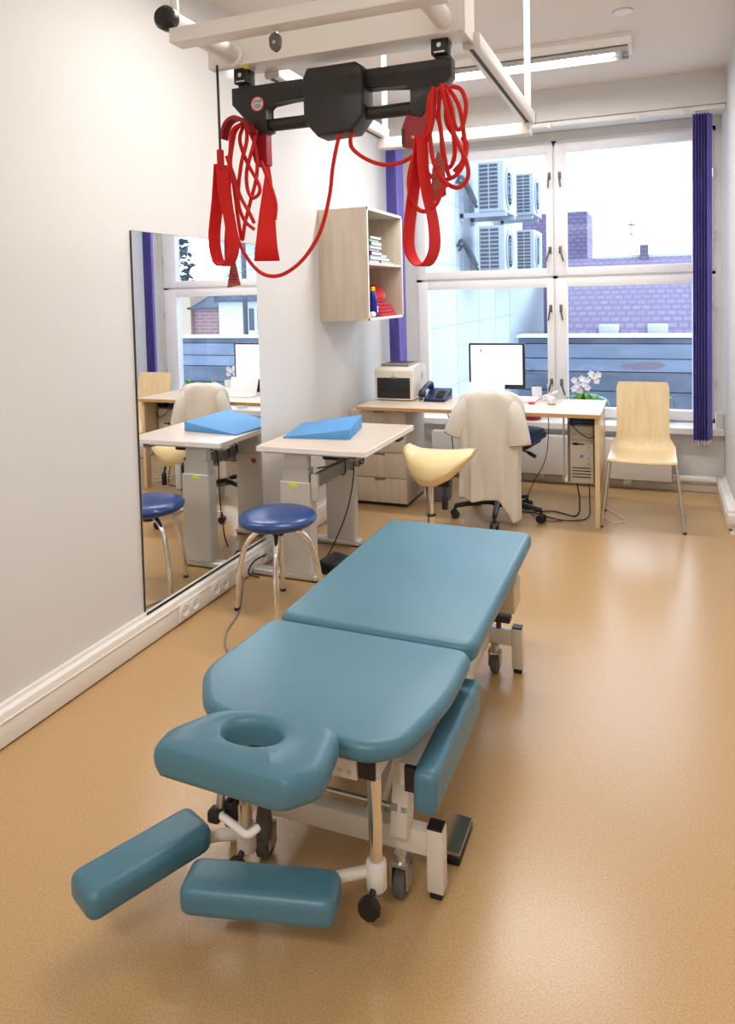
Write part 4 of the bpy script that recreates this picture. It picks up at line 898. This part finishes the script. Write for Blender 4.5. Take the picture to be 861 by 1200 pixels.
bm = BM(); cyl(bm, (CX_-.19, 4.84, .42), (CX_+.19, 4.84, .42), .009, 10); cyl(bm, (CX_-.19, 5.10, .415), (CX_+.19, 5.10, .415), .009, 10); obj('under_frame', bm, 'satin', t, smooth=True)
for sx_ in (-1, 1):
    for (ya_, yb_) in ((4.84, 4.79), (5.10, 5.16)):
        bm = BM(); tube(bm, [(CX_+sx_*.19, ya_, .42), (CX_+sx_*.198, ya_+(yb_-ya_)*.1, .40), (CX_+sx_*.243, yb_, .006)], .0095, 10); l_ = obj('leg', bm, 'satin', t, smooth=True)
        bm = BM(); cyl(bm, (CX_+sx_*.243, yb_, 0), (CX_+sx_*.2435, yb_, .012), .012, 10); obj('leg_glide', bm, 'slot', l_, smooth=True)

# ------------------------------------------------------------ height-adjustable desk
t = thing('lifting_desk', 'height adjustable maple table with two grey columns beside the mirror', 'table', (-1.67, 3.8, 0))
LT = .722
bm = BM(); prism(bm, rpoly([(-1.968, 3.36), (-1.352, 3.35), (-1.352, 4.135), (-1.968, 4.135)], .01, 2), LT-.028, LT, 'z', bev=.002, seg=1); obj('table_top', bm, 'woodtop', t)
bm = BM(); box(bm, -1.968, -1.352, 3.347, 3.355, LT-.027, LT-.002); box(bm, -1.353, -1.348, 3.355, 4.13, LT-.027, LT-.002); obj('edge_band', bm, 'trunk', t)
for yc in (3.43, 4.0):
    f = B('foot_rail', 'alu', t, -2.045, -1.655, yc-.035, yc+.035, .008, .04, bev=.01, seg=3)
    B('foot_pad', 'black', f, -1.70, -1.66, yc-.02, yc+.02, 0, .009); B('foot_pad', 'black', f, -2.04, -2.0, yc-.02, yc+.02, 0, .009)
    bm = BM(); prism(bm, rpoly([(-1.86, yc-.04), (-1.68, yc-.04), (-1.68, yc+.04), (-1.86, yc+.04)], .012, 3), .04, .53, 'z', bev=.002, seg=1); co = obj('outer_column', bm, 'grey', t, smooth=True)
    bm = BM(); prism(bm, rpoly([(-1.85, yc-.033), (-1.69, yc-.033), (-1.69, yc+.033), (-1.85, yc+.033)], .012, 3), .53, .60, 'z'); obj('middle_column', bm, 'grey', co, smooth=True)
    bm = BM(); prism(bm, rpoly([(-1.84, yc-.026), (-1.70, yc-.026), (-1.70, yc+.026), (-1.84, yc+.026)], .012, 3), .60, .675, 'z'); obj('inner_column', bm, 'grey', co, smooth=True)
    B('top_bracket', 'grey', t, -1.96, -1.42, yc-.03, yc+.03, .675, LT-.028, bev=.002)
B('column_sticker', 'yellow', t, -1.80, -1.755, 3.388, 3.390, .508, .524)
bm = BM(); lathe(bm, (-1.81, 3.96, .485), [(.017, 0), (.017, -.003)], 20, 'y'); obj('round_emblem', bm, 'pink', t)
B('cross_beam', 'midgrey', t, -1.675, -1.645, 3.40, 4.06, .505, .575, bev=.002)
B('beam_end', 'grey', t, -1.675, -1.640, 3.388, 3.42, .44, .58, bev=.004)
B('side_rail', 'midgrey', t, -1.46, -1.42, 3.40, 4.08, .66, .695); 
B('motor_housing', 'black', t, -1.66, -1.56, 3.50, 3.80, .632, .692, bev=.01)
B('control_unit', 'black', t, -1.40, -1.352, 3.88, 3.96, .668, .694, bev=.006)
bm = BM()
for yy in (3.75, 3.88, 3.97, 4.03): tube(bm, [(-1.638, yy, .50), (-1.636, yy, .58), (-1.66, yy, .583), (-1.682, yy, .578), (-1.684, yy, .50), (-1.66, yy, .497)], .004, 6, 3, closed=True)
obj('cable_ties', bm, 'black', t, smooth=True)
bm = BM(); tube(bm, [(-1.60, 3.8, .66), (-1.61, 3.98, .64), (-1.63, 4.04, .60), (-1.62, 3.9, .585), (-1.63, 3.6, .585), (-1.66, 3.45, .60)], .004, 8, 5); obj('motor_cable', bm, 'black', t, smooth=True)
cable('black cable hanging from the lifting table beam to the floor', [(-1.625, 3.86, .57), (-1.63, 3.84, .42), (-1.66, 3.80, .25), (-1.72, 3.74, .08), (-1.76, 3.72, .008)], .004)
cable('black power cable from the trunking socket along the lifting table foot', [(-2.03, 3.50, .07), (-1.99, 3.45, .10), (-2.02, 3.37, .085), (-2.035, 3.34, .03), (-1.98, 3.36, .008)], .005)
bm = BM(); prism(bm, rpoly([(-1.72, 3.53), (-1.60, 3.50), (-1.57, 3.66), (-1.69, 3.70)], .01, 2), 0, .07, 'z', bev=.01, seg=2); o = obj('power_supply', bm, 'black', None, smooth=True); tag(o, 'black power supply box on the floor under the lifting table', 'power supply')
# foam wedge
bm = BM(); th = .0
v = [(-1.93, 3.57), (-1.545, 3.62), (-1.62, 3.98), (-1.99, 3.93)]
zt = [.006, .056, .078, .02]
A = [bm.verts.new((x, y, LT)) for x, y in v]; Bv = [bm.verts.new((x, y, LT+z_)) for (x, y), z_ in zip(v, zt)]
bm.faces.new(list(reversed(A))); bm.faces.new(Bv)
for k in range(4): bm.faces.new((A[k], A[(k+1) % 4], Bv[(k+1) % 4], Bv[k]))
bmesh.ops.bevel(bm, geom=list(bm.edges), offset=.003, segments=2, profile=.5, affect='EDGES')
o = obj('foam_wedge', bm, 'foam', None, smooth=True); tag(o, 'light blue foam wedge cushion lying on the lifting table', 'wedge cushion')

# ------------------------------------------------------------ blue stool
SX, SY = -1.70, 3.07
t = thing('round_stool', 'round stool with blue vinyl seat and four curved chrome legs', 'stool', (SX, SY, 0))
bm = BM(); lathe(bm, (SX, SY, 0), [(.01, .408), (.13, .408), (.165, .416), (.183, .430), (.188, .445), (.182, .458), (.16, .468), (.11, .474), (.05, .476), (.004, .476)], 40); obj('seat', bm, 'navy', t, smooth=True)
bm = BM(); lathe(bm, (SX, SY, 0), [(.10, .395), (.12, .408)], 24); obj('seat_plate', bm, 'black', t)
bm = BM(); cyl(bm, (SX, SY, .36), (SX, SY, .405), .028, 16); obj('seat_hub', bm, 'black', t, smooth=True)
a0 = math.radians(204)
for k in range(4):
    a = a0+k*math.pi/2; d = Vector((math.cos(a), math.sin(a), 0)); o0 = Vector((SX, SY, 0))
    bm = BM(); tube(bm, [o0+d*.045+Vector((0, 0, .392)), o0+d*.10+Vector((0, 0, .375)), o0+d*.155+Vector((0, 0, .315)), o0+d*.185+Vector((0, 0, .21)), o0+d*.20+Vector((0, 0, .10)), o0+d*.207+Vector((0, 0, .008))], .0125, 14, 6); l_ = obj('leg', bm, 'steel', t, smooth=True)
    bm = BM(); lathe(bm, o0+d*.207, [(.013, 0), (.0145, .002), (.0145, .014)], 14); obj('leg_tip', bm, 'slot', l_, smooth=True)

# ------------------------------------------------------------ saddle stool
QX, QY = -1.235, 4.08
t = thing('saddle_stool', 'cream saddle-shaped stool on a chrome gas column behind the treatment table', 'stool', (QX, QY, 0))
bm = BM(); rings = []
NS = 26
for i in range(NS):
    u = i/(NS-1); x = -1.375+u*.405
    top = .600-.012*math.sin(math.pi*min(1, u*1.15))+.004*u+(.018*max(0, 1-u*6))
    bot_pts = [(0, .56), (.05, .48), (.12, .43), (.25, .390), (.45, .385), (.65, .43), (.85, .505), (1, .575)]
    for (u0, b0), (u1, b1) in zip(bot_pts, bot_pts[1:]):
        if u0 <= u <= u1: bot = b0+(b1-b0)*(u-u0)/(u1-u0); break
    e = math.sin(math.pi*min(1, max(.02, .06+u*.88)))**.45
    hw = .17*e
    c_ = (top+bot)/2; hh = (top-bot)/2; r = []
    for k in range(28):
        a = 2*math.pi*k/28; yy = math.cos(a); zz = math.sin(a)
        drop = .03*yy*yy*(1 if zz > 0 else .3)*math.sin(math.pi*u)
        r.append(Vector((x, QY+hw*math.copysign(abs(yy)**.85, yy), c_+hh*math.copysign(abs(zz)**.8, zz)-drop)))
    rings.append(r)
loft(bm, rings); obj('saddle_seat', bm, 'saddle', t, smooth=True)
bm = BM(); cyl(bm, (QX, QY, .20), (QX, QY, .42), .017, 18); cyl(bm, (QX, QY, .08), (QX, QY, .21), .027, 20); obj('gas_column', bm, 'steel', t, smooth=True)
bm = BM(); lathe(bm, (QX, QY, .2), [(.028, 0), (.03, .004), (.028, .012)], 18); obj('column_ring', bm, 'black', t, smooth=True)
bm = BM(); box(bm, QX+.02, QX+.12, QY-.04, QY+.04, .385, .41, bev=.004); obj('tilt_plate', bm, 'black', t, smooth=True)
bm = BM(); tube(bm, [(QX+.11, QY-.10, .40), (QX+.115, QY-.11, .35), (QX+.115, QY-.11, .28)], lambda u: .008 if u < .5 else .018, 10, 4); obj('tilt_lever', bm, 'black', t, smooth=True)
bm = BM(); lathe(bm, (QX, QY, 0), [(.035, .06), (.04, .065), (.035, .10)], 18); h_ = obj('base_hub', bm, 'steel', t, smooth=True)
for k in range(5):
    a = math.radians(20+72*k); d = Vector((math.cos(a), math.sin(a), 0)); o0 = Vector((QX, QY, 0))
    bm = BM(); tube(bm, [o0+Vector((0, 0, .085)), o0+d*.22+Vector((0, 0, .065))], .014, 10); sp = obj('base_spoke', bm, 'steel', t, smooth=True)
    w0 = o0+d*.22; n = Vector((-d.y, d.x, 0)); bm = BM()
    for q in (-1, 1):
        c_ = w0+n*q*.014+Vector((0, 0, .024)); tube(bm, [c_-n*.007, c_+n*.007], .024, 16)
    cyl(bm, w0+Vector((0, 0, .035)), w0+Vector((0, 0, .07)), .007, 8); obj('castor', bm, 'black', sp, smooth=True)
# grey table lead from the trunking
cable('thin grey lead running from the trunking to the treatment table', [(-2.045, 3.30, .03), (-1.99, 3.2, .006), (-1.86, 2.95, .005), (-1.80, 2.75, .005), (-1.70, 2.60, .005), (-1.55, 2.50, .005), (-1.2, 2.45, .005), (-.9, 2.4, .005), (-.84, 2.38, .25)], .0035, 'bin')

# ------------------------------------------------------------ outside
t = thing('neighbouring_building', 'pale panelled building side wall outside the left window panes', 'building', (-4, 10, -3))
bm = BM(); box(bm, -6, -2.36, 6.9, 13.3, -3, 7.0); bw = obj('side_wall', bm, 'owall', t)
bm = BM(); box(bm, -6, -2.37, 13.3, 16.9, -3, 1.6); obj('low_wing', bm, 'owall', t)
bm = BM()
for z in (-.4, .35, 1.1, 1.85, 2.6, 3.35, 4.1): box(bm, -2.362, -2.357, 6.9, 13.3, z, z+.012)
for y in (7.9, 9.1, 10.3, 11.5, 12.7): box(bm, -2.362, -2.357, y, y+.012, -3, 7)
obj('panel_joints', bm, 'ojoint', bw)
ga = 'air conditioning units on the neighbouring wall'
def acu(y, z, x0, label):
    t = thing('air_conditioner', label, 'air conditioner', (x0, y, z), ga)
    w_, d_, h_ = (.33 if y < 10 else .27), .85, .63
    B('casing', 'oac', t, x0, x0+w_, y, y+d_, z, z+h_, bev=.012, seg=3)
    bm = BM()
    for k in range(11):
        for q in range(2): 
            zz = z+.04+k*.052; box(bm, x0+.02+q*w_*.38, x0+.02+w_*.33+q*w_*.38, y-.004, y+.004, zz, zz+.036)
    obj('side_grille', bm, 'oslot', t)
    bm = BM(); lathe(bm, (x0+w_, y+d_*.42, z+h_/2), [(.27, -.002), (.28, .012), (.26, .016), (.24, .004)], 36, 'x'); fg = obj('fan_guard', bm, 'oac', t, smooth=True)
    bm = BM(); 
    for rr in (.06, .11, .16, .21): lathe(bm, (x0+w_, y+d_*.42, z+h_/2), [(rr, .006), (rr+.008, .012), (rr+.012, .006)], 30, 'x')
    obj('guard_ring', bm, 'ojoint', fg)
acu(9.3, 2.53, -2.11, 'large white outdoor air conditioner, upper and nearest one on the wall')
acu(11.4, 2.68, -2.0, 'white outdoor air conditioner, upper and farther one on the wall')
acu(9.3, 1.72, -2.11, 'white outdoor air conditioner, lower and nearest one on the wall')
acu(11.4, 1.82, -2.0, 'white outdoor air conditioner, lower and farther one on the wall')
for i, (y, z) in enumerate(((9.35, 2.47), (9.95, 2.47), (11.5, 2.62), (12.05, 2.62), (9.35, 1.66), (9.95, 1.66), (11.5, 1.76), (12.05, 1.76))):
    bm = BM(); box(bm, -2.36, -1.76, y-.03, y+.03, z, z+.058); box(bm, -2.36, -2.31, y-.03, y+.03, z-.05, z+.35)
    o = obj('wall_bracket', bm, 'oac', None); lb = 'steel wall bracket under the %s end of the %s air conditioner, %s row' % (('near', 'far')[i % 2], ('nearest', 'farther')[(i//2) % 2], ('upper', 'lower')[i//4]); tag(o, lb, 'bracket', 'brackets of the outdoor air conditioners')
for z in (2.75, 1.95):
    bm = BM(); tube(bm, [(-2.34, 9.15, z+.15), (-2.28, 9.1, z+.22), (-2.2, 9.15, z+.1), (-2.14, 9.3, z-.1)], .025, 8, 5); tube(bm, [(-2.34, 9.2, z+.1), (-2.27, 9.15, z+.15), (-2.2, 9.2, z), (-2.14, 9.35, z-.15)], .02, 8, 5)
    tag(obj('refrigerant_hose', bm, 'oslot', None, smooth=True), 'grey hose loop beside the %s near air conditioner' % ('upper' if z > 2.5 else 'lower'), 'hose')
# blue-grey parapet wall of boards
t = thing('boarded_parapet', 'blue-grey boarded parapet wall across the courtyard outside the window', 'wall', (2, 8.6, -3))
B('parapet_core', 'oblue', t, -1.48, 8, 8.52, 8.8, -3, .98)
for k, (z0_, z1_) in enumerate(((.91, .965), (.745, .90), (.60, .735), (.385, .59), (.05, .375))):
    B('board', ('oblue', 'oblue2', 'oblue2', 'oblue', 'oblue')[k], t, -1.48, 8, 8.49-.006*k, 8.53, z0_, z1_)
B('coping', 'ogut', t, -1.5, 8, 8.45, 8.85, .975, 1.0)
bm = BM(); prism(bm, rpoly([(-.38, .655), (-.2, .62), (.0, .63), (.1, .67), (.0, .70), (-.22, .69)], .025, 3), 8.472, 8.476, 'y'); obj('rust_stain', bm, 'orust', t)
# tiled roof house
t = thing('tiled_house', 'house with a long violet tiled roof seen through the window', 'house', (0, 15, -3))
def slab(name, pts, m, par, th=.05):
    bm = BM(); a = [bm.verts.new(p) for p in pts]; b = [bm.verts.new((p[0], p[1], p[2]-th)) for p in pts]
    bm.faces.new(a); bm.faces.new(list(reversed(b)))
    for k in range(len(a)): bm.faces.new((a[k], b[k], b[(k+1) % len(a)], a[(k+1) % len(a)]))
    return obj(name, bm, m, par)
slab('roof', [(-1.55, 12.2, .78), (3.0, 12.2, .78), (3.0, 17.2, 2.22), (-2.3, 17.2, 2.22)], 'oroof', t)
B('wall', 'owall', t, -1.5, 2.9, 12.4, 17, -3, .70)
B('gutter', 'ogut', t, -1.55, 3.0, 12.1, 12.22, .72, .80)
B('ridge', 'ogut', t, -1.2, 3.0, 17.1, 17.3, 2.19, 2.25)
B('ridge', 'ogut', t, -1.2, 3.0, 15.7, 15.76, 1.79, 1.86)
for x in (-.86, -.13):
    B('skylight', 'ogut', t, x, x+.30, 12.25, 12.55, .80, .94, bev=.01)
B('chimney', 'oroof', t, -.33, -.15, 16.9, 17.2, 2.1, 2.45)
bm = BM(); cyl(bm, (-.50, 17.2, 2.2), (-.50, 17.2, 3.0), .012, 6); box(bm, -.58, -.42, 17.19, 17.21, 2.9, 2.93); box(bm, -.56, -.44, 17.19, 17.21, 2.7, 2.72); obj('aerial', bm, 'oslot', t)
bm = BM(); box(bm, -2.95, -1.47, 17.6, 19.2, -3, 3.32); o = obj('brick_tower', bm, 'oroof', None); tag(o, 'violet brick stair tower rising above the tiled roof', 'tower')
# buildings seen only in the mirror
t = thing('brick_building', 'pink brick building wall reflected in the mirror, beyond the parapet', 'building', (6.8, 16.3, -3))
B('wall', 'obrick', t, 6.0, 7.0, 16, 17, -3, 1.32); B('wall', 'ocream', t, 7.0, 7.9, 15.9, 17, -3, 1.7)
slab('roof', [(6.0, 15.9, 1.30), (7.1, 15.9, 1.30), (7.1, 18, 2.0), (6.0, 18, 2.0)], 'oblue', t)
t = thing('pale_building', 'pale rendered building with dark windows reflected in the mirror', 'building', (4.9, 15.8, -3))
B('wall', 'ogut', t, 3.2, 5.95, 15.6, 17, -3, 1.45)
B('eave', 'oblue', t, 3.1, 5.96, 15.4, 17, 1.42, 1.58)
for x in (5.1, 4.72, 4.3, 3.9):
    w_ = B('window', 'owin', t, x-.14, x+.14, 15.58, 15.6, .72, 1.25); B('window_frame', 'ogut', w_, x-.01, x+.01, 15.57, 15.58, .72, 1.25)
t = thing('far_tower', 'pale hazy tower block reflected in the mirror behind the houses', 'building', (8, 22, -3))
B('wall', 'owall', t, 7.3, 9.9, 22, 24, -3, 3.0); B('upper_storey', 'ojoint', t, 8.6, 9.9, 21.9, 24, 3.0, 3.6)
def tree(name, label, x, y, h0, h1, r, m, seed, n=900, conifer=True):
    t = thing(name, label, 'tree', (x, y, -3)); rd = random.Random(seed)
    bm = BM(); cyl(bm, (x, y, -3), (x, y, h1), .06, 8); obj('trunk', bm, 'oslot', t)
    bm = BM()
    for k in range(n):
        u = rd.random(); z = h0+(h1-h0)*u; rr = r*((1-u)**.7 if conifer else (.4+.6*math.sin(math.pi*u)))*rd.random()**.5; a = rd.random()*6.283
        p = Vector((x+rr*math.cos(a), y+rr*math.sin(a), z-(rr*.25 if conifer else 0))); s_ = .07 if conifer else .02
        d = Vector((rd.uniform(-1, 1), rd.uniform(-1, 1), rd.uniform(-.6, .4)))*s_*1.6; e = Vector((rd.uniform(-1, 1), rd.uniform(-1, 1), rd.uniform(-1, 1)))*s_
        if not conifer: d = d*5; e = e*.5
        vs = [bm.verts.new(p-d), bm.verts.new(p+e), bm.verts.new(p+d), bm.verts.new(p-e)]; bm.faces.new(vs)
    obj('crown', bm, m, t)
tree('conifer', 'dark conifer reflected near the left edge of the mirror', 6.75, 15.0, 1.7, 4.0, .55, 'otree', 4, 600)
tree('bare_tree', 'hazy bare-branched tree reflected in the upper mirror', 4.6, 14.6, 1.5, 4.0, 1.0, 'otree2', 9, 700, False)
